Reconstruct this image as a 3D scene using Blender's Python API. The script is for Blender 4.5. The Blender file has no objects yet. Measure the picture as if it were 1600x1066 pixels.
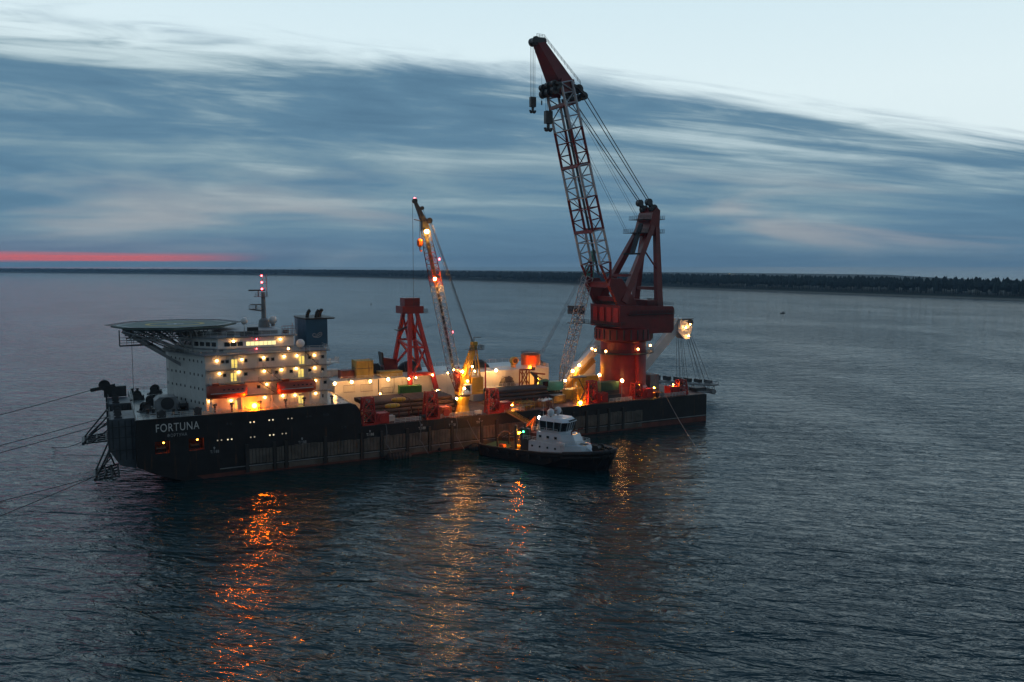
import bpy, math, random
from mathutils import Vector, Matrix
R = math.radians
random.seed(7)
SC = bpy.context.scene
COL = SC.collection

# ------------------------------------------------------------------ camera
H = 48.0                      # drone height over the sea, metres
F = 1244.0                    # focal length in photo pixels (1600 wide)
HOR = 415.0
PITCH = math.atan((533 - HOR) / F)
cd = bpy.data.cameras.new('camera'); cam = bpy.data.objects.new('camera', cd); COL.objects.link(cam)
cd.sensor_width = 36; cd.lens = 36 * F / 1600; cd.clip_start = 0.5; cd.clip_end = 60000
cam.location = (0, 0, H); cam.rotation_euler = (math.pi / 2 - PITCH, 0, 0)
SC.camera = cam

# ------------------------------------------------------------------ view
SC.view_settings.view_transform = 'Standard'; SC.view_settings.look = 'None'
SC.view_settings.exposure = 0.2; SC.view_settings.gamma = 1.0
SC.view_settings.use_curve_mapping = False
SC.render.engine = 'CYCLES'
SC.cycles.max_bounces = 6; SC.cycles.diffuse_bounces = 2; SC.cycles.glossy_bounces = 3
SC.cycles.transmission_bounces = 2; SC.cycles.volume_bounces = 0
SC.cycles.use_light_tree = True; SC.cycles.use_denoising = True
SC.cycles.sample_clamp_indirect = 6; SC.cycles.caustics_reflective = False; SC.cycles.caustics_refractive = False

# ------------------------------------------------------------------ world: dusk sky with a long cloud bank
SUN_AZ = -38.0                # degrees from the view axis, minus = left; the sun has just set there
W = bpy.data.worlds.new('World'); SC.world = W; W.use_nodes = True
nt = W.node_tree; nt.nodes.clear()
class NB:
    """small helper to wire shader nodes"""
    def __init__(s, t): s.t = t
    def n(s, typ, **k):
        o = s.t.nodes.new(typ)
        for a, b in k.items(): setattr(o, a, b)
        return o
    def put(s, sock, val):
        if hasattr(val, 'is_output'): s.t.links.new(val, sock)
        else: sock.default_value = val
    def math(s, op, a, b=0.0, c=0.0, clamp=False):
        o = s.n('ShaderNodeMath', operation=op, use_clamp=clamp)
        s.put(o.inputs[0], a); s.put(o.inputs[1], b); s.put(o.inputs[2], c)
        return o.outputs[0]
    def comb(s, x, y, z):
        o = s.n('ShaderNodeCombineXYZ'); s.put(o.inputs[0], x); s.put(o.inputs[1], y); s.put(o.inputs[2], z); return o.outputs[0]
    def noise(s, vec, scale, detail=4, rough=.5, dist=0.0):
        o = s.n('ShaderNodeTexNoise'); s.put(o.inputs['Vector'], vec)
        o.inputs['Scale'].default_value = scale; o.inputs['Detail'].default_value = detail
        o.inputs['Roughness'].default_value = rough; o.inputs['Distortion'].default_value = dist
        return o.outputs['Fac']
    def smooth(s, v, a, b):
        o = s.n('ShaderNodeMapRange', interpolation_type='SMOOTHSTEP'); s.put(o.inputs[0], v)
        o.inputs[1].default_value = a; o.inputs[2].default_value = b; o.inputs[3].default_value = 0; o.inputs[4].default_value = 1
        return o.outputs[0]
    def mix(s, f, a, b, mode='MIX'):
        o = s.n('ShaderNodeMix', data_type='RGBA', blend_type=mode)
        s.put(o.inputs[0], f)
        for sock, val in ((o.inputs[6], a), (o.inputs[7], b)):
            s.put(sock, val if hasattr(val, 'is_output') else (*val, 1))
        return o.outputs[2]
    def ramp(s, v, stops):
        o = s.n('ShaderNodeValToRGB'); s.put(o.inputs[0], v)
        e = o.color_ramp.elements
        while len(e) < len(stops): e.new(.5)
        for el, (p, c) in zip(e, stops): el.position = p; el.color = (*c, 1)
        return o.outputs[0]
N = NB(nt)
tc = N.n('ShaderNodeTexCoord'); sp = N.n('ShaderNodeSeparateXYZ'); nt.links.new(tc.outputs['Generated'], sp.inputs[0])
dx, dy, dz = sp.outputs
z0 = N.math('MAXIMUM', dz, 0.0)
rim = N.math('MAXIMUM', N.math('ADD', N.math('MULTIPLY_ADD', dx, -.115, .232), N.math('MULTIPLY', N.math('MULTIPLY', dx, dx), -.15)), .09)   # sine of the bank's upper edge
zt = N.math('MULTIPLY', N.math('DIVIDE', z0, rim), .2)                                   # the bank sinks towards the right
streak = N.comb(N.math('MULTIPLY', dx, 2.2), N.math('MULTIPLY', dy, 2.2), N.math('MULTIPLY', zt, 26.0))
fine = N.comb(N.math('MULTIPLY', dx, 6.0), N.math('MULTIPLY', dy, 6.0), N.math('MULTIPLY', zt, 75.0))
n1 = N.noise(streak, 1.0, 6, .55, .8)
n2 = N.noise(fine, 1.0, 7, .6, 1.1)
big = N.noise(N.comb(N.math('MULTIPLY', dx, 1.6), N.math('MULTIPLY', dy, 1.6), N.math('MULTIPLY', zt, 11.0)), 1.4, 4, .5, .5)
edge = N.math('ADD', zt, N.math('ADD', N.math('MULTIPLY', N.math('SUBTRACT', n1, .5), .042),
                                 N.math('MULTIPLY', N.math('SUBTRACT', n2, .5), .032)))
cover = N.smooth(edge, .212, .180)
texture = N.math('ADD', N.math('MULTIPLY', n1, .5), N.math('ADD', N.math('MULTIPLY', n2, .18), N.math('MULTIPLY', big, .38)))
cloud = N.ramp(texture, [(.38, (.078, .165, .255)), (.49, (.110, .218, .315)), (.57, (.18, .29, .36)), (.69, (.37, .475, .51))])
thin = N.smooth(zt, .09, .20)                                        # the upper part of the bank is thinner
cloud = N.mix(N.math('MULTIPLY', thin, N.smooth(texture, .50, .66)), cloud, (.55, .68, .72))
low = N.smooth(z0, .075, .0)
cloud = N.mix(N.math('MULTIPLY', low, .55), cloud, (.105, .185, .275))
warm = N.math('MULTIPLY', N.math('MULTIPLY', N.smooth(z0, .0, .03), N.smooth(z0, .13, .05)), N.smooth(big, .47, .62))
cloud = N.mix(N.math('MULTIPLY', warm, .55), cloud, (.38, .37, .38))
sky = N.n('ShaderNodeTexSky', sky_type='NISHITA'); sky.sun_disc = False
sky.sun_elevation = R(1.0); sky.sun_rotation = R(SUN_AZ); sky.altitude = 50; sky.dust_density = .6; sky.ozone_density = 2.0
nish = N.mix(1.0, sky.outputs[0], (.10, .10, .10), 'MULTIPLY')
clear = N.ramp(z0, [(0, (.80, .91, .93)), (.20, (.78, .92, .96)), (.33, (.66, .84, .92)), (.45, (.40, .58, .72)), (.65, (.17, .29, .43)), (1, (.09, .175, .30))])
clear = N.mix(.12, clear, nish)
col = N.mix(cover, clear, cloud)
# a gap under the bank over the place where the sun went down
az = N.math('ADD', N.math('MULTIPLY', dx, math.sin(R(SUN_AZ - 6))), N.math('MULTIPLY', dy, math.cos(R(SUN_AZ - 6))))
gap_n = N.noise(N.comb(N.math('MULTIPLY', dx, 5), N.math('MULTIPLY', dy, 5), N.math('MULTIPLY', z0, 420)), 1.0, 4, .5, .6)
zz = N.math('ADD', z0, N.math('MULTIPLY', N.math('SUBTRACT', gap_n, .5), .006))
gap = N.math('MULTIPLY', N.math('MULTIPLY', N.smooth(zz, .0035, .0065), N.smooth(zz, .0165, .0095)), N.smooth(az, .885, .955))
col = N.mix(gap, col, (.90, .125, .10))
halo = N.math('MULTIPLY', N.math('MULTIPLY', N.smooth(z0, .0, .008), N.smooth(z0, .045, .01)), N.smooth(az, .78, .99))
col = N.mix(N.math('MULTIPLY', halo, .14), col, (.42, .20, .22))
# twilight: the sky darkens evenly away from the side where the sun went down
front = N.math('MULTIPLY_ADD', N.smooth(dy, -.9, .75), .62, .38)
col = N.mix(1.0, col, N.comb(front, front, front), 'MULTIPLY')
bg = N.n('ShaderNodeBackground'); nt.links.new(col, bg.inputs[0]); bg.inputs[1].default_value = 0.95
wo = N.n('ShaderNodeOutputWorld'); nt.links.new(bg.outputs[0], wo.inputs[0])

# ------------------------------------------------------------------ sun: already down, only a faint wide afterglow is left
sl = bpy.data.lights.new('sun', 'SUN'); so = bpy.data.objects.new('sun', sl); COL.objects.link(so)
sl.energy = 0.012; sl.angle = R(120); sl.color = (1, .62, .52)
sdir = Vector((math.sin(R(SUN_AZ)) * math.cos(R(4)), math.cos(R(SUN_AZ)) * math.cos(R(4)), math.sin(R(4))))
so.rotation_euler = sdir.to_track_quat('Z', 'Y').to_euler(); so.location = sdir * 300

# ------------------------------------------------------------------ pixel -> place helpers (distance always comes from a plane of the ship or the sea)
TH = R(27.5)
B0 = Vector((-81.63, 170.04))            # bow corner of the barge, near side, on the water
UX = Vector((math.cos(TH), math.sin(TH))); VX = Vector((-math.sin(TH), math.cos(TH)))
def ray(x, y):
    dx_ = (x - 800) / F; dy_ = -(y - 533) / F
    return Vector((dx_, math.cos(PITCH) + dy_ * math.sin(PITCH), -math.sin(PITCH) + dy_ * math.cos(PITCH)))
def sea(x, y, z=0.0):
    r = ray(x, y); t = (z - H) / r.z
    return Vector((0, 0, H)) + r * t
def s2w(u, v, w): q = B0 + UX * u + VX * v; return Vector((q.x, q.y, w))
def at(x, y, u=None, v=None, w=None):
    """ship coordinates (u aft, v to the far side, w up) of a pixel on a plane of the ship"""
    r = ray(x, y); o = -B0
    os_ = Vector((o.dot(UX), o.dot(VX), H)); rr = Vector((r.xy.dot(UX), r.xy.dot(VX), r.z))
    if w is not None: t = (w - os_.z) / rr.z
    elif v is not None: t = (v - os_.y) / rr.y
    else: t = (u - os_.x) / rr.x
    return os_ + rr * t

# ------------------------------------------------------------------ mesh builder
class MB:
    def __init__(s): s.v = []; s.f = []
    def add(s, vs, fs):
        o = len(s.v); s.v += [tuple(p) for p in vs]; s.f += [tuple(i + o for i in f) for f in fs]; return s
    def box(s, x0, x1, y0, y1, z0, z1):
        return s.add([(x0, y0, z0), (x1, y0, z0), (x1, y1, z0), (x0, y1, z0), (x0, y0, z1), (x1, y0, z1), (x1, y1, z1), (x0, y1, z1)],
                     [(0, 3, 2, 1), (4, 5, 6, 7), (0, 1, 5, 4), (1, 2, 6, 5), (2, 3, 7, 6), (3, 0, 4, 7)])
    def frame(s, p, q, up=(0, 0, 1)):
        p = Vector(p); q = Vector(q); d = (q - p).normalized(); up = Vector(up)
        if abs(d.dot(up)) > .98: up = Vector((1, 0, 0))
        a = d.cross(up).normalized(); b = a.cross(d).normalized(); return p, q, a, b
    def beam(s, p, q, w, h=None, up=(0, 0, 1), w2=None, h2=None):
        h = h or w; w2 = w2 or w; h2 = h2 or h
        p, q, a, b = s.frame(p, q, up); vs = []
        for c, ww, hh in ((p, w, h), (q, w2, h2)):
            vs += [c - a * ww / 2 - b * hh / 2, c + a * ww / 2 - b * hh / 2, c + a * ww / 2 + b * hh / 2, c - a * ww / 2 + b * hh / 2]
        return s.add(vs, [(0, 3, 2, 1), (4, 5, 6, 7), (0, 1, 5, 4), (1, 2, 6, 5), (2, 3, 7, 6), (3, 0, 4, 7)])
    def tube(s, p, q, r, r2=None, n=6, cap=True):
        r2 = r if r2 is None else r2
        p, q, a, b = s.frame(p, q); vs = []
        for c, rr in ((p, r), (q, r2)):
            for i in range(n):
                t = 2 * math.pi * i / n; vs.append(c + a * (rr * math.cos(t)) + b * (rr * math.sin(t)))
        fs = [(i, (i + 1) % n, n + (i + 1) % n, n + i) for i in range(n)]
        if cap: fs += [tuple(range(n - 1, -1, -1)), tuple(range(n, 2 * n))]
        return s.add(vs, fs)
    def path(s, pts, r, n=5):
        for a, b in zip(pts, pts[1:]): s.tube(a, b, r, n=n)
        return s
    def lathe(s, prof, n=24, c=(0, 0, 0), axis='z', cap=True):
        vs = []; m = len(prof)
        for r, z in prof:
            for i in range(n):
                t = 2 * math.pi * i / n; x, y = r * math.cos(t), r * math.sin(t)
                p = {'z': (x, y, z), 'x': (z, x, y), 'y': (x, z, y)}[axis]
                vs.append((p[0] + c[0], p[1] + c[1], p[2] + c[2]))
        fs = [(k * n + i, k * n + (i + 1) % n, (k + 1) * n + (i + 1) % n, (k + 1) * n + i) for k in range(m - 1) for i in range(n)]
        if cap: fs += [tuple(range(n - 1, -1, -1)), tuple(range((m - 1) * n, m * n))]
        return s.add(vs, fs)
    def ball(s, c, r, n=10, m=6, sc=(1, 1, 1)):
        prof = [(max(1e-3, math.sin(math.pi * k / m)), -math.cos(math.pi * k / m)) for k in range(m + 1)]
        o = len(s.v); s.lathe(prof, n)
        s.v[o:] = [(c[0] + x * r * sc[0], c[1] + y * r * sc[1], c[2] + z * r * sc[2]) for x, y, z in s.v[o:]]
        return s
    def prism(s, poly, z0, z1, plane='xy', z1off=None):
        """extrude a polygon; plane xy along z, plane xz along y"""
        n = len(poly)
        def P(p, h): return (p[0], p[1], h) if plane == 'xy' else (p[0], h, p[1])
        vs = [P(p, z0) for p in poly] + [P(p, z1) for p in (z1off or poly)]
        fs = [tuple(range(n - 1, -1, -1)), tuple(range(n, 2 * n))] + [(i, (i + 1) % n, n + (i + 1) % n, n + i) for i in range(n)]
        return s.add(vs, fs)
    def loft(s, rings, closed=True, cap=True):
        n = len(rings[0]); vs = [p for r in rings for p in r]; fs = []
        for k in range(len(rings) - 1):
            for i in range(n if closed else n - 1):
                fs.append((k * n + i, k * n + (i + 1) % n, (k + 1) * n + (i + 1) % n, (k + 1) * n + i))
        if cap: fs += [tuple(range(n - 1, -1, -1)), tuple(range((len(rings) - 1) * n, len(rings) * n))]
        return s.add(vs, fs)
    def rail(s, pts, h=1.1, step=2.2, r=.045, bars=3):
        for a, b in zip(pts, pts[1:]):
            a = Vector(a); b = Vector(b); L = (b - a).length; k = max(1, round(L / step))
            for i in range(k + 1):
                p = a.lerp(b, i / k); s.tube(p, p + Vector((0, 0, h)), r, n=4)
            for j in range(bars):
                z = Vector((0, 0, h * (j + 1) / bars)); s.tube(a + z, b + z, r, n=4)
        return s
    def lattice(s, p, q, side, dep, ws, ds, panels, rc=.16, rb=.08, faces='abcd', nc=6):
        """four-chord lattice from p to q; side/dep unit vectors; ws, ds = (start, end) half sizes"""
        p = Vector(p); q = Vector(q); side = Vector(side).normalized(); dep = Vector(dep).normalized()
        def corner(t, i):
            w = ws[0] + (ws[1] - ws[0]) * t; d = ds[0] + (ds[1] - ds[0]) * t
            sx, sy = ((-1, -1), (1, -1), (1, 1), (-1, 1))[i]
            return p.lerp(q, t) + side * (sx * w) + dep * (sy * d)
        for i in range(4): s.tube(corner(0, i), corner(1, i), rc, n=nc)
        for k in range(panels):
            t0, t1 = k / panels, (k + 1) / panels
            for i, fc in enumerate('abcd'):
                if fc not in faces: continue
                j = (i + 1) % 4; a, b = (i, j) if k % 2 else (j, i)
                s.tube(corner(t0, a), corner(t1, b), rb, n=4, cap=False)
                s.tube(corner(t1, i), corner(t1, j), rb, n=4, cap=False)
        return s
    def build(s, name, mat, parent=None, label=None, smooth=False, loc=None):
        me = bpy.data.meshes.new(name); me.from_pydata(s.v, [], s.f); me.validate(); me.update()
        me.materials.append(M[mat] if isinstance(mat, str) else mat)
        if smooth:
            for p in me.polygons: p.use_smooth = True
        o = bpy.data.objects.new(name, me); COL.objects.link(o)
        if parent: o.parent = parent
        if loc: o.location = loc
        if label: o['label'] = label
        return o
def tag(o, label, cat, group=None, kind=None):
    if label: o['label'] = label
    if cat: o['category'] = cat
    if group: o['group'] = group
    if kind: o['kind'] = kind
    return o
def thing(name, label, cat, u, v, w, rot=0.0, group=None):
    o = bpy.data.objects.new(name, None); COL.objects.link(o); o.empty_display_size = .5
    o.location = s2w(u, v, w); o.rotation_euler = (0, 0, TH + rot)
    return tag(o, label, cat, group)
def dup(src, loc=None, rotz=None, label=None, group=None):
    c = src.copy(); COL.objects.link(c)
    if loc is not None: c.location = loc
    if rotz is not None: c.rotation_euler = (0, 0, rotz)
    if label: c['label'] = label
    if group: c['group'] = group
    for ch in list(src.children):
        d = ch.copy(); COL.objects.link(d); d.parent = c
        for g in list(ch.children):
            e = g.copy(); COL.objects.link(e); e.parent = d
    return c

# ------------------------------------------------------------------ materials
M = {}
def paint(name, col, rough=.45, var=.25, rust=0.0, metal=0.0, scale=.35, streak=True, spec=.5, bump=0.0):
    m = bpy.data.materials.new(name); m.use_nodes = True; t = m.node_tree; b = t.nodes['Principled BSDF']; K = NB(t)
    co = K.n('ShaderNodeTexCoord').outputs['Object']
    a = K.noise(co, scale, 6, .6); f = K.smooth(a, .3, .7)
    c = K.mix(f, tuple(x * (1 - var) for x in col), tuple(min(.85, x * (1 + var * .6)) for x in col))
    if rust:
        mp = K.n('ShaderNodeMapping'); t.links.new(co, mp.inputs[0]); mp.inputs[3].default_value = (1.1, 1.1, .10 if streak else 1.1)
        s1 = K.noise(mp.outputs[0], 1.0, 6, .65, .3)
        c = K.mix(K.math('MULTIPLY', K.smooth(s1, .60 - rust * .14, .78 - rust * .10), .8), c, (.11, .045, .02))
    t.links.new(c, b.inputs['Base Color'])
    r2 = K.noise(co, 1.3, 4, .6); t.links.new(K.math('MULTIPLY_ADD', r2, .3, rough - .15, True), b.inputs['Roughness'])
    b.inputs['Metallic'].default_value = metal
    b.inputs['Specular IOR Level'].default_value = spec
    if bump:
        bp = K.n('ShaderNodeBump'); bp.inputs['Strength'].default_value = .5; bp.inputs['Distance'].default_value = bump
        t.links.new(K.noise(co, .6, 5, .6), bp.inputs['Height']); t.links.new(bp.outputs[0], b.inputs['Normal'])
    M[name] = m; return m
def glow(name, col, strength):
    m = bpy.data.materials.new(name); m.use_nodes = True; t = m.node_tree; t.nodes.clear()
    e = t.nodes.new('ShaderNodeEmission'); e.inputs[0].default_value = (*col, 1); e.inputs[1].default_value = strength
    o = t.nodes.new('ShaderNodeOutputMaterial'); t.links.new(e.outputs[0], o.inputs[0]); M[name] = m; return m
paint('hull_black', (.012, .0125, .014), .5, .4, .25, spec=.35, bump=.05)
paint('boot_red', (.12, .028, .018), .6, .45, .45)
paint('fender_steel', (.10, .085, .07), .65, .45, .5)
paint('fender_dark', (.02, .019, .018), .6, .4, .3)
paint('deck_grey', (.20, .23, .23), .30, .35, .15, scale=.18, streak=False)
paint('deck_brown', (.15, .075, .05), .6, .45, .3, scale=.3, streak=False)
paint('white', (.60, .60, .58), .4, .10, .14)
paint('white_clean', (.68, .68, .67), .4, .08, .03)
paint('grey', (.22, .23, .24), .5, .3, .2)
paint('casing_grey', (.07, .085, .10), .5, .4, .3)
paint('dark_steel', (.035, .037, .04), .5, .35, .2)
paint('black', (.012, .012, .012), .55, .3)
paint('rubber', (.012, .012, .012), .75, .3)
paint('rail_white', (.6, .6, .57), .5, .2, .2)
paint('crane_red', (.17, .012, .013), .45, .25, .10)
paint('pedestal_red', (.25, .016, .014), .4, .25, .15)
paint('bright_red', (.42, .025, .018), .45, .25, .15)
paint('brick_red', (.22, .05, .03), .6, .3, .3)
paint('yellow', (.58, .33, .025), .45, .22, .22)
paint('yellow_old', (.42, .29, .05), .55, .3, .35)
paint('green', (.05, .20, .045), .5, .25, .15)
paint('green_dark', (.025, .09, .05), .5, .25, .2)
paint('teal', (.05, .22, .17), .5, .25, .2)
paint('orange_boat', (.40, .055, .018), .35, .15, .05)
paint('orange', (.55, .12, .02), .5, .25, .2)
paint('pipe_brown', (.11, .062, .042), .6, .35, .35, streak=False)
paint('pipe_dark', (.035, .03, .03), .6, .35, .2, streak=False)
paint('funnel_blue', (.018, .075, .135), .4, .15, .05)
paint('helideck_green', (.10, .15, .125), .65, .25, .05, streak=False)
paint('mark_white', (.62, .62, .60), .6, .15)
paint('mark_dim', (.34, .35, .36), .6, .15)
paint('mark_yellow', (.50, .36, .06), .6, .15)
paint('glass', (.012, .016, .02), .12, .1, spec=.6)
paint('boom_white', (.44, .46, .50), .5, .15, .12)
paint('wire', (.03, .03, .032), .5, .2)
paint('rope_grey', (.16, .16, .17), .6, .2)
paint('tarp', (.02, .022, .022), .7, .3, bump=.25)
paint('timber', (.22, .12, .05), .7, .3)
paint('sack_white', (.55, .53, .50), .8, .2)
paint('tug_white', (.58, .63, .68), .35, .08, .05)
glow('lamp_warm', (1, .60, .22), 30)
glow('lamp_wall', (1, .45, .12), 34)
glow('lamp_flood', (1, .46, .13), 380)
glow('lamp_boom', (1, .40, .05), 480)
glow('lamp_pier', (1, .46, .13), 115)
glow('lamp_small_amber', (1, .36, .04), 16)
glow('lamp_white', (1, .86, .70), 90)
glow('lamp_sodium', (1, .16, .002), 430)
glow('lamp_amber', (1, .36, .025), 380)
glow('lamp_red', (1, .05, .06), 26)
glow('lamp_green', (.05, 1, .35), 16)
glow('lit_door', (1, .72, .16), .95)
glow('lit_bridge', (1, .85, .38), 1.1)
glow('lit_port', (1, .86, .55), 1.0)
glow('lit_port_dim', (1, .88, .65), .28)

# ------------------------------------------------------------------ sea
def make_sea():
    m = bpy.data.materials.new('sea_water'); m.use_nodes = True; t = m.node_tree; b = t.nodes['Principled BSDF']; K = NB(t)
    co = K.n('ShaderNodeNewGeometry').outputs['Position']
    def layer(rot, sx, sy, scale, det, dist):
        mp = K.n('ShaderNodeMapping'); t.links.new(co, mp.inputs[0]); mp.vector_type = 'TEXTURE'; mp.inputs[2].default_value = (0, 0, R(rot)); mp.inputs[3].default_value = (1 / sx, 1 / sy, 1)
        return K.noise(mp.outputs[0], scale, det, .55, dist)
    chop = layer(-20, .45, 1.0, .60, 3, .9)
    wave = layer(-11, .32, 1.0, .24, 3, .8)
    swell = layer(14, .45, 1.0, .055, 2, .5)
    patch = K.smooth(layer(30, 1, .5, .014, 3, .8), .3, .75)          # wind patches: rougher and smoother water
    amp = K.math('MULTIPLY_ADD', patch, .75, .55)
    h = K.math('ADD', K.math('MULTIPLY', K.math('MULTIPLY', chop, .52), amp),
               K.math('ADD', K.math('MULTIPLY', K.math('MULTIPLY', wave, 1.25), amp), K.math('MULTIPLY', swell, 1.5)))
    bp = K.n('ShaderNodeBump'); bp.inputs['Strength'].default_value = 1.0; bp.inputs['Distance'].default_value = .95
    t.links.new(h, bp.inputs['Height']); t.links.new(bp.outputs[0], b.inputs['Normal'])
    b.inputs['Base Color'].default_value = (.002, .024, .028, 1); b.inputs['Roughness'].default_value = .09
    b.inputs['IOR'].default_value = 1.333; M['sea'] = m
    mb = MB(); S = 26000
    mb.add([(-S, -3000, 0), (S, -3000, 0), (S, S, 0), (-S, S, 0)], [(0, 1, 2, 3)])
    o = mb.build('sea', 'sea'); tag(o, 'rippled dark blue-green sea around the barge', None, kind='structure')
make_sea()

# ------------------------------------------------------------------ far shore: beach, low land, forest
SHORE_PX = [(-700, 421.5), (-300, 424.0), (0, 426.3), (250, 428.6), (450, 431), (620, 435.5), (800, 441.5), (1000, 448.5), (1140, 453.5), (1350, 461), (1600, 470), (1900, 482), (2300, 500)]
def make_shore():
    pts = [sea(x, y).xy for x, y in SHORE_PX]
    dense = []
    for a, b in zip(pts, pts[1:]):
        k = max(2, int((b - a).length / 60))
        dense += [a.lerp(b, i / k) for i in range(k)]
    dense.append(pts[-1])
    inland = Vector((.25, .97))
    paint('land', (.035, .045, .03), .9, .3); paint('sand', (.20, .175, .14), .9, .2)
    paint('forest', (.010, .022, .020), .9, .35, scale=.02)
    prof = [(-6, -.5), (3, .8), (14, 2.2), (30, 4.5), (120, 8), (500, 10), (2500, 12)]
    mb = MB(); sd = MB()
    rows = []
    for p in dense:
        j = random.uniform(-6, 6)
        rows.append([Vector((*(p + inland * (d + j * (d > 5))), z)) for d, z in prof])
    n = len(prof)
    mb.loft([r[2:] for r in rows], closed=False, cap=False); sd.loft([r[:3] for r in rows], closed=False, cap=False)
    tag(mb.build('far_shore', 'land'), 'low dark wooded coast along the horizon', None, kind='structure')
    tag(sd.build('beach', 'sand'), 'thin pale strip of beach at the foot of the forest', None, kind='structure')
    fb = MB()
    rnd = random.Random(3)
    for a, b in zip(pts, pts[1:]):
        L = (b - a).length; dist = ((a + b) / 2).length
        step = 5.0 if dist < 2200 else 10.0
        k = int(L / step)
        for row, d0 in enumerate((34, 46, 62, 85, 120)):
            for i in range(k):
                p = a.lerp(b, (i + rnd.random()) / k) + inland * (d0 + rnd.uniform(-7, 9))
                g = 5 + row * .9; h = rnd.uniform(15.5, 19.5) + row * .8; r = rnd.uniform(3.0, 5.2) * (1.0 if dist < 2200 else 1.7)
                if rnd.random() < .2:      # spruce
                    fb.lathe([(r * .9, g + h * .18), (r * .55, g + h * .62), (.15, g + h * 1.06)], 5, (p.x, p.y, 0), cap=False)
                else:                       # pine: rounded uneven crown over a bare stem
                    fb.tube((p.x, p.y, g - 2), (p.x, p.y, g + h * .6), .35, n=3, cap=False)
                    a0 = rnd.uniform(.8, 1.2)
                    fb.lathe([(r * .5, g + h * .42), (r * a0, g + h * .62), (r * .8, g + h * .82), (r * .2, g + h)], 6, (p.x + rnd.uniform(-1, 1), p.y, 0), cap=False)
    o = fb.build('forest', 'forest'); tag(o, 'dark pine forest running along the far coast', 'forest', kind='stuff')
make_shore()
# lights of a settlement behind the trees
for i, (x, y, dpt, s) in enumerate(((1140, 428.5, 2600, 1.6), (1146, 429.2, 2600, 1.0))):
    r = ray(x, y); p = Vector((0, 0, H)) + r * (dpt / r.y)
    t = bpy.data.objects.new('shore_lamp', None); COL.objects.link(t); t.location = (p.x, p.y, 8)
    tag(t, ('brightest distant lamp above the treeline right of the big crane', 'fainter distant lamp just right of the brightest one on the treeline')[i], 'lamp')
    MB().tube((0, 0, 0), (0, 0, p.z - 8), .35, n=6).build('pole', 'dark_steel', t)
    MB().ball((0, 0, p.z - 8 + s * .5), s, 8, 5).build('lamp_head', 'lit_port', t)
# small buoys / boats far out
def buoy(x, y, s, label):
    p = sea(x, y); t = bpy.data.objects.new('buoy', None); COL.objects.link(t); t.location = p; t.scale = (s, s, s)
    tag(t, label, 'buoy', None)
    MB().lathe([(.6, -.6), (1.15, -.1), (1.15, .6), (.5, .8)], 12).build('float_body', 'dark_steel', t)
    m = MB()
    for k in range(3):
        a = k * 2.09; m.tube((.5 * math.cos(a), .5 * math.sin(a), .75), (.15 * math.cos(a), .15 * math.sin(a), 2.6), .06, n=4)
    m.build('tower', 'dark_steel', t); MB().ball((0, 0, 2.8), .3, 8, 5).build('topmark', 'dark_steel', t)
buoy(580, 475.5, .8, 'tiny dark buoy on the open water above the yellow tank')
buoy(1358, 487.5, .6, 'faintest small buoy on the open water at far right')
def skiff(x, y, L, label):
    p = sea(x, y); t = bpy.data.objects.new('motor_boat', None); COL.objects.link(t); t.location = p; t.rotation_euler = (0, 0, R(12))
    tag(t, label, 'boat')
    rings = []
    for f, b, z in ((0, .8, .75), (.3, 1, .7), (.65, .95, .8), (.88, .55, .95), (1, .06, 1.1)):
        x_ = (f - .5) * L; b *= L * .17
        rings.append([(x_, -b, z), (x_, -b * .75, -.3), (x_, b * .75, -.3), (x_, b, z)])
    MB().loft(rings).build('hull', 'dark_steel', t)
    MB().prism([(-.1 * L, -.1 * L), (.16 * L, -.09 * L), (.16 * L, .09 * L), (-.1 * L, .1 * L)], .7, 2.1).build('cabin', 'grey', t)
skiff(1223, 490, 5.2, 'small dark motor boat alone on the water right of the crane')

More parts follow.
